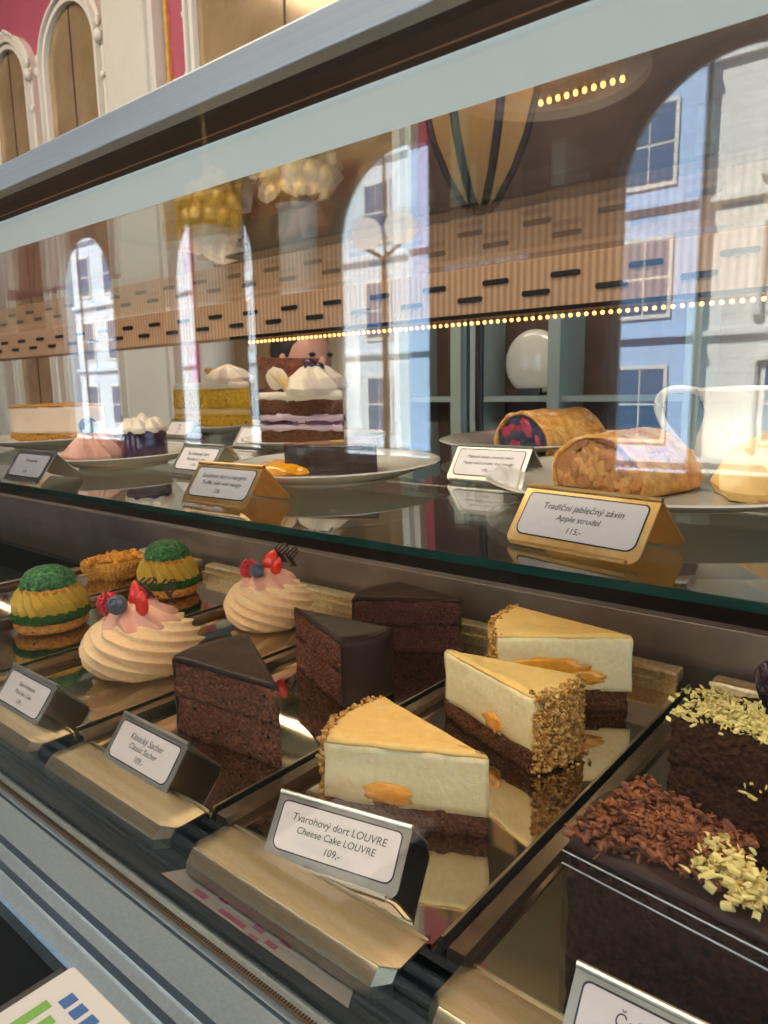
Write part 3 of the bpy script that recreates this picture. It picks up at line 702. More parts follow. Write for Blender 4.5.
obj('purple_petals', bm, A['figskin'], t, True)
curls(t, [(-.08,-.08), (.05,-.10), (.0,-.03)], 16, .06, 'white_flecks', A['whitechoc'], 19, (.006,.012), .01, .08)

# ------------------------------------------------------------------ plates and upper desserts
def plate(cx, cy, r, label):
    t = thing('porcelain_plate', label, 'plate', (cx, cy, SH(cy)+.001), 0, rxs, 'white porcelain plates on the glass shelf')
    bm = bmesh.new(); revolve(bm, [(r*.50,0), (r*.58,.0), (r*.60,.010), (r*.74,.020), (r*.97,.052), (r,.058), (r*.985,.062), (r*.95,.058), (r*.72,.030), (r*.6,.020), (r*.1,.018)], 96)
    o = obj('plate_body', bm, A['porc'], t); autosmooth(o, 60); return t
plate(-.66,2.04,.51, 'white plate holding the apple strudel, jug and cream')
plate(-1.77,1.84,.385, 'white plate holding the triangular truffle slice and orange sauce')
plate(-2.60,2.58,.37, 'white plate under the striped berry layer cake')
plate(-2.95,1.72,.33, 'white plate holding the blueberry cream and the dark cylinder cake')
plate(-4.35,2.12,.44, 'white plate under the beige mousse slice at the picture edge')
plate(-3.93,3.05,.33, 'white plate under the yellow sponge slice')
plate(-1.50,2.84,.42, 'white plate under the dark-filled strudel')
PZ = .021
def food(name, label, cat, x, y, rz=0, dz=PZ, cy=None): return thing(name, label, cat, (x, y, SH(cy or y)+dz), rz, rxs)
# truffle slice
t = food('truffle_cake_slice', 'dark triangular truffle slice with a reddish brown cocoa top', 'cake', -1.70, 1.80)
poly, arc = wedge((-.155,-.055), (.11,.05), (.0,.17), .06)
poly, arc = wedge((.0,.20), (-.19,-.08), (.13,.05), .02)
layer('truffle_body', t, poly, 0, .105, A['darkglaze'], seed=81, disp=.002, bev=.001)
layer('cocoa_top', t, poly, .105, .112, A['cocoatop'], seed=82, disp=.001, bev=.002, dtop=.001)
bm = bmesh.new(); blob(bm, (-.02,.02,.115), .035, 2, (1,.5,.12), .1); obj('gold_leaf', bm, A['gilt'], t, True)
t = food('mango_sauce', 'orange mango sauce pooled on the plate beside the truffle slice', 'sauce', -1.93, 1.76)
bm = bmesh.new(); blob(bm, (0,0,.012), 1, 4, (.13,.09,.034), .12, 2); obj('sauce_pool', bm, A['mangosauce'], t, True)
# layered berry cake
t = food('layer_cake_slice', 'striped brown and violet layer cake with piped cream and a chocolate shard', 'layer cake', -2.58, 2.50)
poly, arc = wedge((.22,.02), (-.22,-.08), (-.20,.24), .06); LC = poly
z = 0
for nm, h, m in (('bottom_sponge', .068, 'base'), ('lower_berry_cream', .030, 'violetcream'), ('berry_jam', .014, 'purple'), ('upper_berry_cream', .030, 'violetcream'), ('top_sponge', .065, 'base'), ('vanilla_cream', .040, 'palecream')):
    layer(nm, t, poly, z, z+h, A[m], seed=int(z*100)+90, disp=.008, bev=.002, wav1=.014, wav0=.014 if z else 0); z += h
bm = bmesh.new(); swirl(bm, [(0,.11,z-.02), (.2,.13,z+.01), (.5,.11,z+.055), (.8,.06,z+.10), (1,.01,z+.125)], 8, 30, .28, 160, 40, c=(.05,.03))
obj('piped_cream', bm, A['palecream'], t, True)
bm = bmesh.new()
for a_ in range(3):
    R = Matrix.Rotation(a_*.8-.9, 3, 'Z')@Matrix.Rotation(-.7, 3, 'Y'); c = R@Vector((-.07,0,.06)); blob(bm, (.03+c.x, -.06+c.y, z+.05+c.z*.3), .055, 3, (.12,.45,1), .1, 2, a_, R)
obj('yellow_curls', bm, A['custard'], t, True)
bm = bmesh.new(); blob(bm, (.05,.0,z+.115), .03, 2); blob(bm, (.09,.02,z+.10), .024, 2); obj('blueberry', bm, A['figskin'], t, True)
bm = bmesh.new(); prism(bm, [(-.07,0), (.10,0), (.20,.15), (-.13,.17)], (-.12,-.03,z-.01), (1,.25,0), (0,.1,1), (.25,-1,0), .010); obj('chocolate_shard', bm, A['shaving'], t)
bm = bmesh.new(); blob(bm, (-.12,-.05,z+.06), 1, 3, (.075,.010,.05), .2, 1); obj('cream_smear', bm, A['palecream'], t, True)
t.scale = (1.08,)*3
t = food('yellow_sponge_slice', 'yellow sponge slice with orange cream layers and piped topping', 'cake', -3.93, 3.02)
poly, arc = wedge((.25,.0), (-.27,-.09), (-.22,.22), .06); z = 0
for nm, h, m in (('bottom_cream', .02, 'palecream'), ('bottom_sponge', .06, 'yellow'), ('middle_cream', .035, 'cheesetop'), ('top_sponge', .095, 'yellow'), ('top_cream', .03, 'palecream')):
    layer(nm, t, poly, z, z+h, A[m], seed=int(z*100)+190, disp=.008, bev=.003, wav1=.012); z += h
bm = bmesh.new(); swirl(bm, [(0,.10,z-.01), (.3,.11,z+.02), (.7,.07,z+.06), (1,.01,z+.09)], 7, 30, .3, 120, 30, c=(.03,.05)); obj('piped_cream', bm, A['palecream'], t, True)
bm = bmesh.new(); rnd = random.Random(9)
for k in range(8): chip(bm, (.03+rnd.uniform(-.09,.09), .05+rnd.uniform(-.08,.05), z+.04+rnd.uniform(0,.04)), .025, (1,.8,.4), rnd, 2)
obj('nut_pieces', bm, A['nuts'], t, True); t.scale = (1.3,)*3
# beige mousse
t = food('mousse_slice', 'beige mousse slice on a biscuit base at the far left of the shelf', 'cake', -4.30, 2.12)
poly, arc = wedge((.26,.05), (-.26,-.10), (-.24,.22), .04)
layer('biscuit_base', t, poly, 0, .05, A['biscuit'], seed=301, disp=.012, bev=.002)
layer('mousse_body', t, poly, .048, .195, A['beige'], seed=302, disp=.003, bev=.004)
layer('toasted_top', t, poly, .195, .203, A['biscuit'], seed=303, disp=.006, bev=.003); t.scale = (1.45,1.45,1.1)
# blueberry cream and cylinder
t = food('blueberry_cream_puff', 'pink piped cream mound topped with a single blueberry', 'cream dessert', -3.08, 1.66)
bm = bmesh.new(); swirl(bm, [(0,.115,0), (.25,.125,.025), (.55,.10,.07), (.8,.065,.11), (1,.02,.14)], 9, 34, .25, 160, 40); obj('cream_swirl', bm, A['pinkcream'], t, True)
blueberry(t, (.0,-.02,.155), .042)
t = food('cylinder_cake', 'dark chocolate cylinder cake heaped with pale cream rosettes', 'cake', -2.90, 1.80)
bm = bmesh.new(); revolve(bm, [(.098,0), (.10,.004), (.10,.125), (.096,.13)], 48); obj('chocolate_cylinder', bm, A['figskin'], t, True)
bm = bmesh.new(); rnd = random.Random(12)
for k in range(9):
    a = 2*PI*k/8; rr = .065 if k < 8 else 0; swirl(bm, [(0,.040,.12+.02*(k==8)), (.4,.042,.14+.02*(k==8)), (1,.005,.185+.02*(k==8))], 6, 40, .2, 40, 12, c=(rr*math.cos(a), rr*math.sin(a)))
obj('cream_rosettes', bm, A['palecream'], t, True)
t = food('lemon_tartlet', 'tiny yellow tartlet tucked behind the pink blueberry mound', 'tartlet', -3.16, 1.90)
bm = bmesh.new(); revolve(bm, [(.05,0), (.07,.05), (.062,.055)], 60, f=lambda a, z, r: r*(1+.04*abs(math.sin(a*10)))); obj('tart_shell', bm, A['biscuit'], t, True)
bm = bmesh.new(); swirl(bm, [(0,.055,.05), (.5,.045,.075), (1,.005,.105)], 7, 40, .2, 60, 16); obj('lemon_cream', bm, A['mustard'], t, True)

# strudels
def strudel(name, label, x, y, rz, w, h, L, fill, chunks, seed):
    t = food(name, label, 'strudel', x, y, rz)
    n = 40; prof = []
    for i in range(n+1):
        a = PI*(1.12-1.24*i/n); prof.append((w/2*math.cos(a)*(1+.02*math.sin(5*a)), h*.16+h*.84*math.sin(a) if math.sin(a) > 0 else h*.16+h*.5*math.sin(a)))
    prof = [(px, max(0, pz)) for px, pz in prof]
    # shell: outer and inner skin, open front face
    bm = bmesh.new(); m = 26; outer = []; inner = []
    for j in range(m+1):
        v = j/m; y_ = L*v; k = 1 if v < .8 else math.sqrt(max(.02, 1-((v-.8)/.2)**2)*1.0)
        outer.append([bm.verts.new((px*k+.004*fbm((px, y_, pz), 12, seed), y_+.012*fbm((px, 0, pz), 9, seed)*(v < .05), max(0, pz*k+.010*fbm((px, y_, 0), 10, seed)*(pz > .02)))) for px, pz in prof])
    th = .93
    for j in (0, 1): inner.append([bm.verts.new((px*th, -.002+.04*j, max(.004, pz*th))) for px, pz in prof])
    for a, b in zip(outer, outer[1:]):
        for i in range(n): bm.faces.new((a[i], a[i+1], b[i+1], b[i]))
    for i in range(n):
        bm.faces.new((outer[0][i+1], outer[0][i], inner[0][i], inner[0][i+1])); bm.faces.new((inner[0][i+1], inner[0][i], inner[1][i], inner[1][i+1]))
    bm.faces.new(outer[-1]); bm.faces.new([o_[0] for o_ in outer]+[o_[-1] for o_ in reversed(outer)])
    obj('pastry_shell', bm, A['pastry'], t, True)
    bm = bmesh.new(); ring = [(px*th*.99, max(.005, pz*th*.99)) for px, pz in prof]
    c_ = (0, h*.4); prev = None
    for q in range(9):
        f_ = 1-q/9; cur = [bm.verts.new((c_[0]+(px-c_[0])*f_, .012+.018*fbm((px*f_, pz*f_, 1), 14, seed)-.012*(1-f_), c_[1]+(pz-c_[1])*f_)) for px, pz in ring]
        if prev:
            for i in range(len(cur)): bm.faces.new((prev[i-1], prev[i], cur[i], cur[i-1]))
        prev = cur
    bm.faces.new(prev); obj('fruit_filling', bm, A[fill], t, True)
    rnd = random.Random(seed)
    for nm, mt, num, s in chunks:
        bm = bmesh.new()
        for _ in range(num):
            a = rnd.uniform(.05, PI-.05); q = rnd.random()**.5*.85
            chip(bm, (w/2*q*math.cos(a), rnd.uniform(.002,.018), h*.12+h*.75*q*math.sin(a)), s*rnd.uniform(.7,1.3), (1,.5,.6), rnd, 2)
        for v in bm.verts: v.co.y = .010+(v.co.y-.010)*.3
        tag(obj(nm, bm, A[mt], t, True), kind='stuff')
    return t
strudel('apple_strudel', 'sugar-dusted apple strudel piece with its chunky filling facing the camera', -.80, 1.86, math.radians(-20), .345, .16, .27, 'apple', [('apple_chunks', 'applelite', 46, .028), ('apple_shreds', 'apple', 46, .026), ('raisins', 'raisin', 14, .010)], 5)
strudel('berry_strudel', 'strudel with dark poppy and red cherry filling on the rear plate', -1.44, 2.60, math.radians(-26), .38, .165, .34, 'poppy', [('cherries', 'cherry', 14, .045), ('poppy_lumps', 'poppy', 14, .035)], 15)
# jug
t = food('porcelain_jug', 'white porcelain cream jug with a loop handle beside the apple strudel', 'jug', -.50, 2.17)
pr = [(.06,0), (.068,.004), (.080,.015), (.115,.05), (.130,.09), (.127,.135), (.112,.175), (.107,.205), (.118,.24), (.135,.262), (.131,.266), (.112,.238), (.100,.205), (.104,.175), (.118,.13), (.118,.09), (.06,.02)]
bm = bmesh.new(); revolve(bm, pr, 64, f=lambda a, z, r: r*(1+(max(0, math.cos(a+.1))**10)*.35*max(0, (z-.19)/.07)))
autosmooth(obj('jug_body', bm, A['porc'], t), 70)
bm = bmesh.new(); pts = [(-.115,0,.250), (-.16,0,.262), (-.205,0,.262), (-.235,0,.245), (-.243,0,.21), (-.225,0,.165), (-.19,0,.12), (-.155,0,.085), (-.118,0,.065)]
def cr(p, n=6):
    out = []
    for i in range(len(p)-1):
        a, b, c, d = (Vector(p[max(0, min(len(p)-1, i+k))]) for k in (-1, 0, 1, 2))
        for j in range(n):
            s = j/n; out.append(.5*((2*b)+(c-a)*s+(2*a-5*b+4*c-d)*s*s+(3*b-a-3*c+d)*s**3))
    return out+[Vector(p[-1])]
tube(bm, cr(pts), .012, 12); obj('jug_handle', bm, A['porc'], t, True)
t = food('vanilla_cream_dollop', 'yellow piped vanilla cream dollop in front of the jug', 'cream', -.39, 1.99)
bm = bmesh.new(); swirl(bm, [(0,.115,0), (.2,.13,.025), (.5,.115,.075), (.8,.07,.13), (1,.015,.165)], 6, 30, .3, 180, 50); obj('cream_swirl', bm, MAT['custard'], t, True)

# ------------------------------------------------------------------ reflection sheet and printed board
t = thing('reflection_sheet', 'added sheet standing in for magenta print reflected in the glass, under the tray lip in front of the LOUVRE label', 'paper', (-1.04,.735+.045,-1.045), 0)  # sheet added in place of the board's reflection in the front glass
bm = bmesh.new(); prism(bm, [(-.27,-.015), (.30,-.015), (.18,.20), (-.12,.20)], (0,0,0), (1,0,0), (0,1,.0), (0,0,-1), .002); sheet = obj('paper', bm, A['reflpaper'], t)
def bars(parent, rects, m, name='printed_block', z=.0004):
    bm = bmesh.new()
    for x0, x1, y0, y1 in rects: box(bm, x0, x1, y0, y1, z-.0002, z+.0004)
    return obj(name, bm, m, parent)
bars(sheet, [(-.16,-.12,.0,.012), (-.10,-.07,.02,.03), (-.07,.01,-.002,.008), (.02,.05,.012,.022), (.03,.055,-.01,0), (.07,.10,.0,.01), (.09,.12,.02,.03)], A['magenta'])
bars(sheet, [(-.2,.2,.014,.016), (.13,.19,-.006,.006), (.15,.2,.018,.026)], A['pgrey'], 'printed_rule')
t = thing('info_board', 'white printed board with green and blue blocks leaning below the steel rail', 'board', (-1.1625,.502,-1.008), 0)
bm = bmesh.new(); prism(bm, rrect(0, .26, -.30, 0, (.008,)*4), (0,0,0), (1,0,0), (0,1,.0), (0,0,-1), .01); board = obj('board_panel', bm, plain('board_paper', rgb('b5b1ad'), .6), t)
bars(board, [(.055+.034*i, .078+.034*i, -.055, -.030) for i in range(5)], A['pblue'])
bars(board, [(.035,.055,-.14,-.065), (.07,.09,-.12,-.075), (.11,.13,-.16,-.08), (.15,.17,-.13,-.075)], A['pgreen'])
t = thing('board_ledge', 'dark ledge below the steel rail that carries the printed board', 'ledge', (-1.19,.2,-1.036))
bm = bmesh.new(); box(bm, 0, 2.3, -.25, .295, -.06, .018, bev=.004); obj('ledge_top', bm, A['darkwood'], t)
for lx in (0.15, 2.2):
    obj('leg', B(lx-.02, lx+.02, -.02, .02, FZ+1.036, -.06), A['darkwood'], t)

# ------------------------------------------------------------------ the room
def struct(name, bm, m, parent=None, smooth=False):
    o = obj(name, bm, m, parent, smooth)
    if not parent: o.location = W(0,0,0); o['kind'] = 'structure'
    return o
FZ = -Z0/S; CZ = 13.; BY = 8.0; WY = -10.56; RX0, RX1 = -34., 18.
struct('floor', B(RX0, RX1, WY, BY+.3, FZ-.3, FZ), A['floor'])
struct('ceiling', B(RX0, RX1, WY-.4, BY+.3, CZ, CZ+.4), A['ceil'])
struct('wall_back', B(RX0, RX1, BY, BY+.4, FZ, CZ), A['pink'])
struct('wall_left', B(RX0-.4, RX0, WY-.4, BY+.4, FZ, CZ), A['pink'])
def arch_frame(bm, cx, zb, zs, r, w, y0, y1, n=32):
    """flat band of width w following an arch"""
    outer = [(cx-r-w, zb)]+[(cx+(r+w)*math.cos(PI-PI*i/n), zs+(r+w)*math.sin(PI-PI*i/n)) for i in range(n+1)]+[(cx+r+w, zb)]
    inner = [(cx-r, zb)]+[(cx+r*math.cos(PI-PI*i/n), zs+r*math.sin(PI-PI*i/n)) for i in range(n+1)]+[(cx+r, zb)]
    f1 = [[bm.verts.new((p[0], y, p[1])) for p in L] for L in (outer, inner) for y in (y0, y1)]
    o0, o1, i0, i1 = f1
    for k in range(len(outer)-1):
        bm.faces.new((o0[k], o0[k+1], i0[k+1], i0[k])); bm.faces.new((o1[k+1], o1[k], i1[k], i1[k+1]))
        bm.faces.new((o0[k+1], o0[k], o1[k], o1[k+1])); bm.faces.new((i0[k], i0[k+1], i1[k+1], i1[k]))
    for k in (0, -1): bm.faces.new((o0[k], i0[k], i1[k], o1[k]))
def arch_panel(bm, cx, zb, zs, r, y0, y1, n=32):
    pts = [(cx-r, zb)]+[(cx+r*math.cos(PI-PI*i/n), zs+r*math.sin(PI-PI*i/n)) for i in range(n+1)]+[(cx+r, zb)]
    prism(bm, pts, (0,y0,0), (1,0,0), (0,0,1), (0,1,0), y1-y0)
ml = {-17.05: 'narrow arched mirror at the picture edge, lower crest with scrollwork', -14.3: 'narrow arched mirror beside the white pilaster', -8.25: 'wide arched mirror right of the white pilaster'}
def wall_mirror(cx, r, zt, label):
    t = thing('arched_mirror', label, 'mirror', (cx, BY, 0), 0, 0, 'arched mirrors on the pink wall'); zs = zt-r
    bm = bmesh.new(); arch_panel(bm, 0, -1.2, zs, r, -.10, -.002); obj('mirror_glass', bm, A['mirror'], t)
    bm = bmesh.new(); arch_frame(bm, 0, -1.2, zs, r-.02, .10, -.2, -.002); arch_frame(bm, 0, -1.2, zs, r+.10, .05, -.26, -.002); arch_frame(bm, 0, -1.2, zs, r+.16, .10, -.16, -.002); obj('moulded_frame', bm, A['ornament'], t)
    obj('glass_joint', B(-.015, .015, -.115, -.10, -1.2, zt-.02), A['wood'], t)
    bm = bmesh.new(); rnd = random.Random(int(cx*10))
    for s in (-1, 1):
        for q in range(3): tube(bm, [(s*(.08+.11*q+.10*math.cos(a)*(1-a/9)), -.2, zt+.25+.10*q*-.6+.10*math.sin(a)*(1-a/9)) for a in [k*.4 for k in range(16)]], .03, 6)
        blob(bm, (s*(r+.2), -.2, zs+.05), .09, 2, (1,1,1.4)); blob(bm, (s*(r+.2), -.2, zs+.3), .05, 2, (1,1,2))
        for zz in (zs-.6, zs-1.5, zs-2.4): blob(bm, (s*(r+.21), -.18, zz), .07, 2, (1,.6,1))
    obj('scroll_ornament', bm, A['ornament'], t, True); return t
wall_mirror(-16.95, .82, 7.35, ml[-17.05]); wall_mirror(-14.3, .98, 7.42, ml[-14.3]); wall_mirror(-8.3, 2.05, 9.6, ml[-8.25])
for i, (a, b) in enumerate(((-12.9,-11.35), (-19.6,-18.4), (-23,-21.5))):
    bm = bmesh.new(); box(bm, a, b, BY-.25, BY, FZ, CZ); box(bm, a+.15, b-.15, BY-.32, BY-.25, FZ, CZ); struct('trim_%d' % (i+1), bm, A['plaster'])
bm = bmesh.new(); box(bm, -11.3, -11.22, BY-.06, BY, FZ, CZ); struct('trim_4', bm, A['gilt'])
# brown wooden back bar on the rear wall, right part
t = thing('back_bar', 'brown wooden back bar cabinet against the rear wall behind the case', 'cabinet', (0, BY, FZ))
zc = -FZ
obj('cabinet_body', B(-5.6, RX1-3, -1.0, -.01, 0, zc-1.4), A['darkwood'], t)
obj('upper_panel', B(-5.6, RX1-3, -.35, -.01, zc-1.4, zc+3.9), A['wood'], t)
for z in (zc-.15,): obj('bar_shelf', B(-5.6, -.8, -.9, -.35, z, z+.06), A['chairpaint'], t)
for xx in (-5.6, -4.6, -3.6, -2.2, -1.0): obj('upright', B(xx, xx+.14, -.95, -.35, zc-1.4, zc+.9), A['chairpaint'], t)
obj('cabinet_cornice', B(-5.7, RX1-3, -.6, -.01, zc+3.9, zc+4.15), A['wood'], t)
t = thing('serving_dish', 'round white dish standing upright on the back bar shelf behind the case', 'dish', (-4.0, BY-.62, -.085))
bm = bmesh.new(); revolve(bm, [(.05,0), (.30,.02), (.36,.06), (.37,.075), (.30,.05), (.05,.03)], 40)
for v in bm.verts: v.co = Vector((v.co.x, v.co.z+.05, v.co.y+.37))
obj('dish_body', bm, A['porc'], t, True)
bm = bmesh.new(); box(bm, -.15, .15, -.02, .16, 0, .03); box(bm, -.15, .15, .0, .04, .03, .08); obj('dish_stand', bm, A['darkwood'], t)
# tall uplighter with ribbed glass bowl
t = thing('torchiere_lamp', 'standing lamp with a ribbed tulip glass bowl beyond the case top', 'lamp', (-3.15, 5.0, FZ)); zb = 1.36-FZ
bm = bmesh.new(); pr = [(.05,zb), (.12,zb+.06), (.24,zb+.26), (.34,zb+.50), (.41,zb+.78), (.44,zb+1.05), (.43,zb+1.2), (.42,zb+1.2), (.40,zb+.78), (.32,zb+.5), (.2,zb+.26), (.04,zb+.08)]
revolve(bm, pr, 48); obj('lamp_shade', bm, A['lampglass'], t, True)
for j in range(7):
    a = 2*PI*j/7+.25; bm = bmesh.new(); tube(bm, [((r+.012)*math.cos(a), (r+.012)*math.sin(a), z) for r, z in pr[:7]], .034, 8); obj('rib', bm, A['darkwood'], t, True)
bm = bmesh.new(); revolve(bm, [(.35,0), (.35,.05), (.06,.12), (.035,.3), (.035,zb-.3), (.06,zb-.2), (.03,zb-.1), (.08,zb+.04)], 24); obj('lamp_stand', bm, A['darkwood'], t, True)
L = bpy.data.lights.new('lamp_bulb', 'POINT'); L.energy = .5; L.color = (1,.78,.5); L.shadow_soft_size = .04
lo = link(bpy.data.objects.new('lamp_bulb', L), t); lo.location = (0,0,(zb+.8)*S)
# warm bulb string beyond the top glass
t = thing('bulb_string', 'string of small warm bulbs on the rear wood panelling', 'string lights', (0, BY-.42, 0))
bm = bmesh.new(); tube(bm, [(-4.25+.1*i, 0, 3.06) for i in range(13)], .012, 6); obj('wire', bm, A['darkwood'], t)
for i in range(12):
    bm = bmesh.new(); blob(bm, (-4.2+.1*i, -.03, 3.03), .026, 2, (1,1,1.3)); obj('light_bulb', bm, A['bulb'], t, True)
# windows wall (behind the viewer) with arched openings
cxs = [-22.45, -16.0, -9.6, -3.15, 3.3, 9.75]; ar = 1.92; zs = 3.12; zb = -1.6
bm = bmesh.new(); xs = [RX0]+[(a+b)/2 for a, b in zip(cxs, cxs[1:])]+[RX1]
for i, cx in enumerate(cxs):
    x0, x1 = xs[i], xs[i+1]; n = 28
    pts = [(x0, zb), (cx-ar, zb)]+[(cx+ar*math.cos(PI-PI*k/n), zs+ar*math.sin(PI-PI*k/n)) for k in range(n+1)]+[(cx+ar, zb), (x1, zb), (x1, CZ), (x0, CZ)]
    prism(bm, pts, (0,WY,0), (1,0,0), (0,0,1), (0,-1,0), .5)
    box(bm, x0, x1, WY-.5, WY, FZ, zb)
struct('wall_front', bm, A['wood'])
for i, cx in enumerate(cxs):
    w_ = bpy.data.objects.new('window_%d' % (i+1), None); COL.objects.link(w_); w_.location = W(cx, WY-.3, 0); w_['kind'] = 'structure'
    bm = bmesh.new(); arch_frame(bm, 0, zb, zs, ar-.14, .14, -.05, .05)
    box(bm, -.53, -.48, -.03, .03, zb, zs+ar-.25); box(bm, -ar, ar, -.05, .05, zb, zb+.15)
    obj('window_frame', bm, A['winframe'], w_)
    bm = bmesh.new(); arch_panel(bm, 0, zb, zs, ar-.12, -.012, .0); obj('window_pane', bm, A['glass'], w_)
# columns with gilt capitals
for cx, label in ((-7.35, 'white column with a gilt leafy capital beyond the case, nearer one'), (-9.25, 'white column with a gilt leafy capital beyond the case, farther left one')):
    t = thing('interior_column', label, 'column', (cx, 7.1, FZ), 0, 0)
    bm = bmesh.new(); revolve(bm, [(.40,0), (.40,.3), (.32,.4), (.28,.5), (.26,-FZ+2.4), (.30,-FZ+2.45)], 32); obj('column_shaft', bm, A['plaster'], t, True)
    bm = bmesh.new(); zt = -FZ+2.45
    revolve(bm, [(.27,zt), (.31,zt+.06), (.30,zt+.3), (.44,zt+.7), (.48,zt+.8)], 32)
    for row in range(3):
        for j in range(10): blob(bm, (0.34*math.cos(2*PI*(j+.5*row)/10)*(1+.16*row), .34*math.sin(2*PI*(j+.5*row)/10)*(1+.16*row), zt+.13+.24*row), .11, 1, (1,1,1.4))
    obj('leafy_capital', bm, A['gilt'], t, True)
    obj('column_abacus', B(-.55, .55, -.5, .5, zt+.8, zt+.95, bev=.02), A['gilt'], t)
t = thing('gilt_pendant', 'gilt leafy pendant ornament hanging before the window wall', 'ornament', (-13.5, -8.9, 3.6))
bm = bmesh.new(); rnd = random.Random(8)
for k in range(40): chip(bm, (rnd.gauss(0,.28), rnd.gauss(0,.2), rnd.uniform(0,1.1)), rnd.uniform(.12,.25), (1,.7,1), rnd, 1)
obj('leaf_cluster', bm, A['gilt'], t, True)
bm = bmesh.new(); tube(bm, [(0,0,1), (0,0,9.3)], .04, 8); obj('hanging_rod', bm, A['gilt'], t)
for cx, lab in ((-7.45, 'brown curtain hanging over the right half of the middle arched window'), (-14.9, 'brown curtain hanging over the right half of the far arched window')):
    t = thing('window_curtain', lab, 'curtain', (cx, WY+.4, 0)); bm = bmesh.new(); n = 60
    pts = [(-.95+1.9*i/n, .10*math.sin(i*.9)) for i in range(n+1)]
    prism(bm, pts+[(x, y+.05) for x, y in reversed(pts)], (0,0,-4), (1,0,0), (0,1,0), (0,0,1), 10); obj('fabric_folds', bm, A['curtain'], t)
# twin globe wall lamp
t = thing('globe_lamp', 'two white glass globes on a dark bracket before the middle window', 'lamp', (-9.0, WY+1.1, 2.7)); 
for gx in (-.42, .42):
    bm = bmesh.new(); blob(bm, (gx,0,.25), .30, 3); obj('glass_globe', bm, A['globe'], t, True)
bm = bmesh.new(); tube(bm, [(-.42,0,-.02), (0,0,-.25), (.42,0,-.02)], .04, 8); tube(bm, [(0,0,-.25), (0,0,-7.3)], .05, 8); obj('bracket', bm, A['darkwood'], t)

# street outside
struct('street', B(-90, 60, -60, WY-.5, FZ-.4, FZ-.1), A['asphalt'])
def townhouse(x0, x1, y, h, m, label, bay, off, orn):
    t = thing('townhouse', label, 'building', ((x0+x1)/2, y, FZ)); hw = (x1-x0)/2
    obj('facade_wall', B(-hw, hw, -4, 0, 0, h), m, t)
    z = 1.8
    while z < h-3:
        bm = bmesh.new(); box(bm, -hw, hw, 0, .35, z-1.2, z-.95); obj('string_course', bm, m, t)
        x = -hw+off
        while x+bay*.3 < hw:
            wdt = bay*.2
            fo = obj('window_surround', B(x-wdt-.2, x+wdt+.2, 0, .12, z-.2, z+3.9), A['facade1'], t)
            bm = bmesh.new()
            for sx in (-1, 1):
                for sz in (0, 1): box(bm, x+(.05 if sx > 0 else -wdt), x+(wdt if sx > 0 else -.05), .12, .16, z+.05+sz*1.9, z+1.8+sz*1.9)
            obj('pane', bm, A['dkpane'], fo)
            if orn:
                bm = bmesh.new(); prism(bm, [(-wdt-.5,0), (wdt+.5,0), (0,.8)], (x,0,z+4.0), (1,0,0), (0,0,1), (0,1,0), .5); obj('pediment', bm, m, t)
                bm = bmesh.new(); tube(bm, [(x-wdt-.6,.2,z-.3), (x-wdt-.6,.2,z+3.9)], .25, 10); tube(bm, [(x+wdt+.6,.2,z-.3), (x+wdt+.6,.2,z+3.9)], .25, 10); obj('half_column', bm, m, t)
            x += bay
        z += 6.5
    obj('cornice', B(-hw, hw, 0, 1.0, h-.6, h), m, t)
    return t
townhouse(-76, -30, -38.5, 26, A['facade3'], 'pale stone townhouse farthest along the street outside the windows', 5.0, 2.5, False)
townhouse(-30, -11.8, -37.5, 30, A['facade2'], 'townhouse whose shade is painted in as blue-grey, with small windows across the street', 6.2, 3.2, False)
townhouse(-11.8, 34, -38.5, 28, A['facade1'], 'bright white ornate townhouse with columns and pediments across the street', 6.0, 4.5, True)

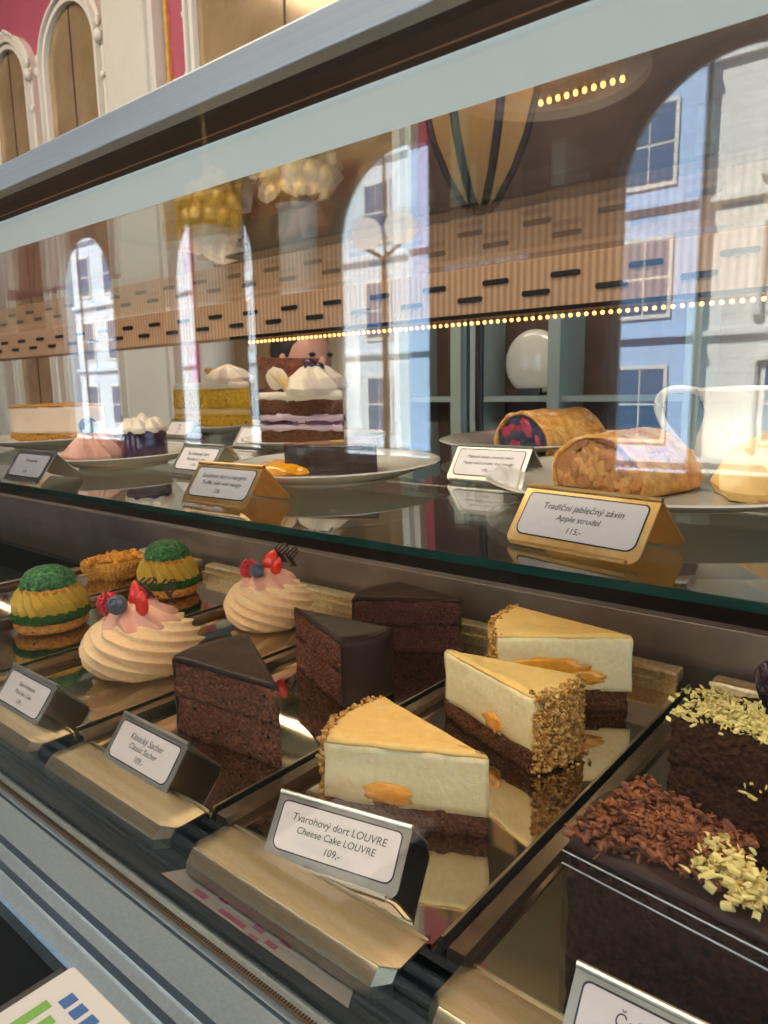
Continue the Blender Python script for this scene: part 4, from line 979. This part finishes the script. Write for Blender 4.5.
# person behind the case
def person():
    t = thing('person', 'person in a dark jacket with a white collar standing behind the case', 'person', (-7.0, 6.1, FZ))
    k = 1/S
    J = [((0,0,.80),(.15,.11)), ((0,.0,.95),(.14,.10)), ((0,-.04,1.10),(.16,.10)), ((0,-.12,1.20),(.13,.085)), ((0,-.16,1.24),(.05,.05)), ((0,-.20,1.28),(.045,.045)),
         ((-.17,-.12,1.18),(.06,.06)), ((-.23,-.16,.98),(.045,.045)), ((-.17,-.34,.92),(.035,.035)), ((.17,-.12,1.18),(.06,.06)), ((.23,-.16,.98),(.045,.045)), ((.17,-.34,.92),(.035,.035)),
         ((-.09,0,.72),(.09,.09)), ((-.10,0,.42),(.06,.06)), ((-.10,.02,.06),(.045,.045)), ((-.10,-.12,.03),(.035,.03)), ((.09,0,.72),(.09,.09)), ((.10,0,.42),(.06,.06)), ((.10,.02,.06),(.045,.045)), ((.10,-.12,.03),(.035,.03))]
    E_ = [(0,1),(1,2),(2,3),(3,4),(4,5),(3,6),(6,7),(7,8),(3,9),(9,10),(10,11),(0,12),(12,13),(13,14),(14,15),(0,16),(16,17),(17,18),(18,19)]
    me = bpy.data.meshes.new('clothed_body'); me.from_pydata([j[0] for j in J], E_, []); me.materials.append(A['jacket'])
    o = link(bpy.data.objects.new('clothed_body', me), t); md = o.modifiers.new('skin', 'SKIN'); 
    for v, j in zip(me.skin_vertices[0].data, J): v.radius = j[1]
    me.skin_vertices[0].data[0].use_root = True
    s = o.modifiers.new('sub', 'SUBSURF'); s.levels = 2; s.render_levels = 2
    bm = bmesh.new(); blob(bm, (0,-.245*k,1.345*k), .095*k, 4, (.80,.95,1.15)); 
    blob(bm, (0,-.335*k,1.335*k), .016*k, 2, (.8,1.1,1.4))
    for s_ in (-1, 1): blob(bm, (s_*.078*k,-.235*k,1.34*k), .022*k, 2, (.4,.8,1.3))
    blob(bm, (0,-.322*k,1.298*k), .022*k, 2, (1.2,.5,.35)); head = obj('head', bm, A['skin'], t, True)
    bm = bmesh.new()
    for s_ in (-1, 1): blob(bm, (s_*.032*k,-.329*k,1.36*k), .010*k, 2, (1.2,.6,.7))
    obj('eyes', bm, A['hair'], head, True)
    bm = bmesh.new(); blob(bm, (0,-.215*k,1.385*k), .102*k, 4, (.84,.92,.92), .12, 4); obj('hair', bm, A['hair'], t, True)
    bm = bmesh.new(); revolve(bm, [(.062*k,1.245*k), (.072*k,1.25*k), (.064*k,1.29*k), (.056*k,1.285*k)], 24, 0, -.175*k); obj('shirt_collar', bm, A['shirt'], t, True)
    for s_ in (-1, 1):
        bm = bmesh.new(); blob(bm, (s_*.155*k,-.395*k,.90*k), .036*k, 3, (.9,1.2,.5))
        for q in range(4): tube(bm, [((s_*.155+(q-1.5)*.018)*k, -.42*k, .90*k), ((s_*.155+(q-1.5)*.020)*k, (-.47+.006*abs(q-1.3))*k, .893*k), ((s_*.155+(q-1.5)*.020)*k, (-.492+.01*abs(q-1.3))*k, .875*k)], [.0095*k,.0085*k,.007*k], 8)
        tube(bm, [((s_*.155-s_*.028)*k, -.39*k, .90*k), ((s_*.155-s_*.052)*k, -.42*k, .892*k), ((s_*.155-s_*.056)*k, -.445*k, .885*k)], [.011*k,.0095*k,.007*k], 8)
        obj('hand', bm, A['skin'], t, True)
    t.rotation_euler.z = math.radians(80)
    return t
person()

# ------------------------------------------------------------------ lights
def area(name, x, y, z, sx, sy, e, col, rot=(0,0,0)):
    L = bpy.data.lights.new(name, 'AREA'); L.shape = 'RECTANGLE'; L.size = sx*S; L.size_y = sy*S; L.energy = e; L.color = col
    o = bpy.data.objects.new(name, L); COL.objects.link(o); o.location = W(x,y,z); o.rotation_euler = rot; return o
L = bpy.data.lights.new('sun', 'SUN'); L.energy = 52; L.color = (1,.96,.9); L.angle = .01
o = bpy.data.objects.new('sun', L); COL.objects.link(o); o.rotation_euler = Vector((.35,-.75,-.85)).to_track_quat('-Z', 'Y').to_euler()
area('added_ceiling_fill', -3, -3.5, CZ-.6, 9, 6, 160, (1,.86,.68))  # unseen fill lights added at ceiling height to brighten the room
area('added_ceiling_fill', -14, -1, CZ-.6, 9, 6, 100, (1,.86,.68))
area('added_shelf_fill', -3.0, 1.24, SH(1.24)-.05, 8, .05, 1.3, (1,.76,.48), (math.radians(15),0,0))  # unseen warm strips added under the shelf to light the cake tops
area('added_shelf_fill', -3.0, 2.3, SH(2.3)-.05, 8, .05, .8, (1,.76,.48), (math.radians(-15),0,0))
w = bpy.data.worlds.new('world'); sc.world = w; w.use_nodes = True; nt = w.node_tree; nt.nodes.clear()
out = nt.nodes.new('ShaderNodeOutputWorld'); bg = nt.nodes.new('ShaderNodeBackground'); bg.inputs[0].default_value = (.55,.76,1,1); bg.inputs[1].default_value = 2.6
nt.links.new(bg.outputs[0], out.inputs[0])
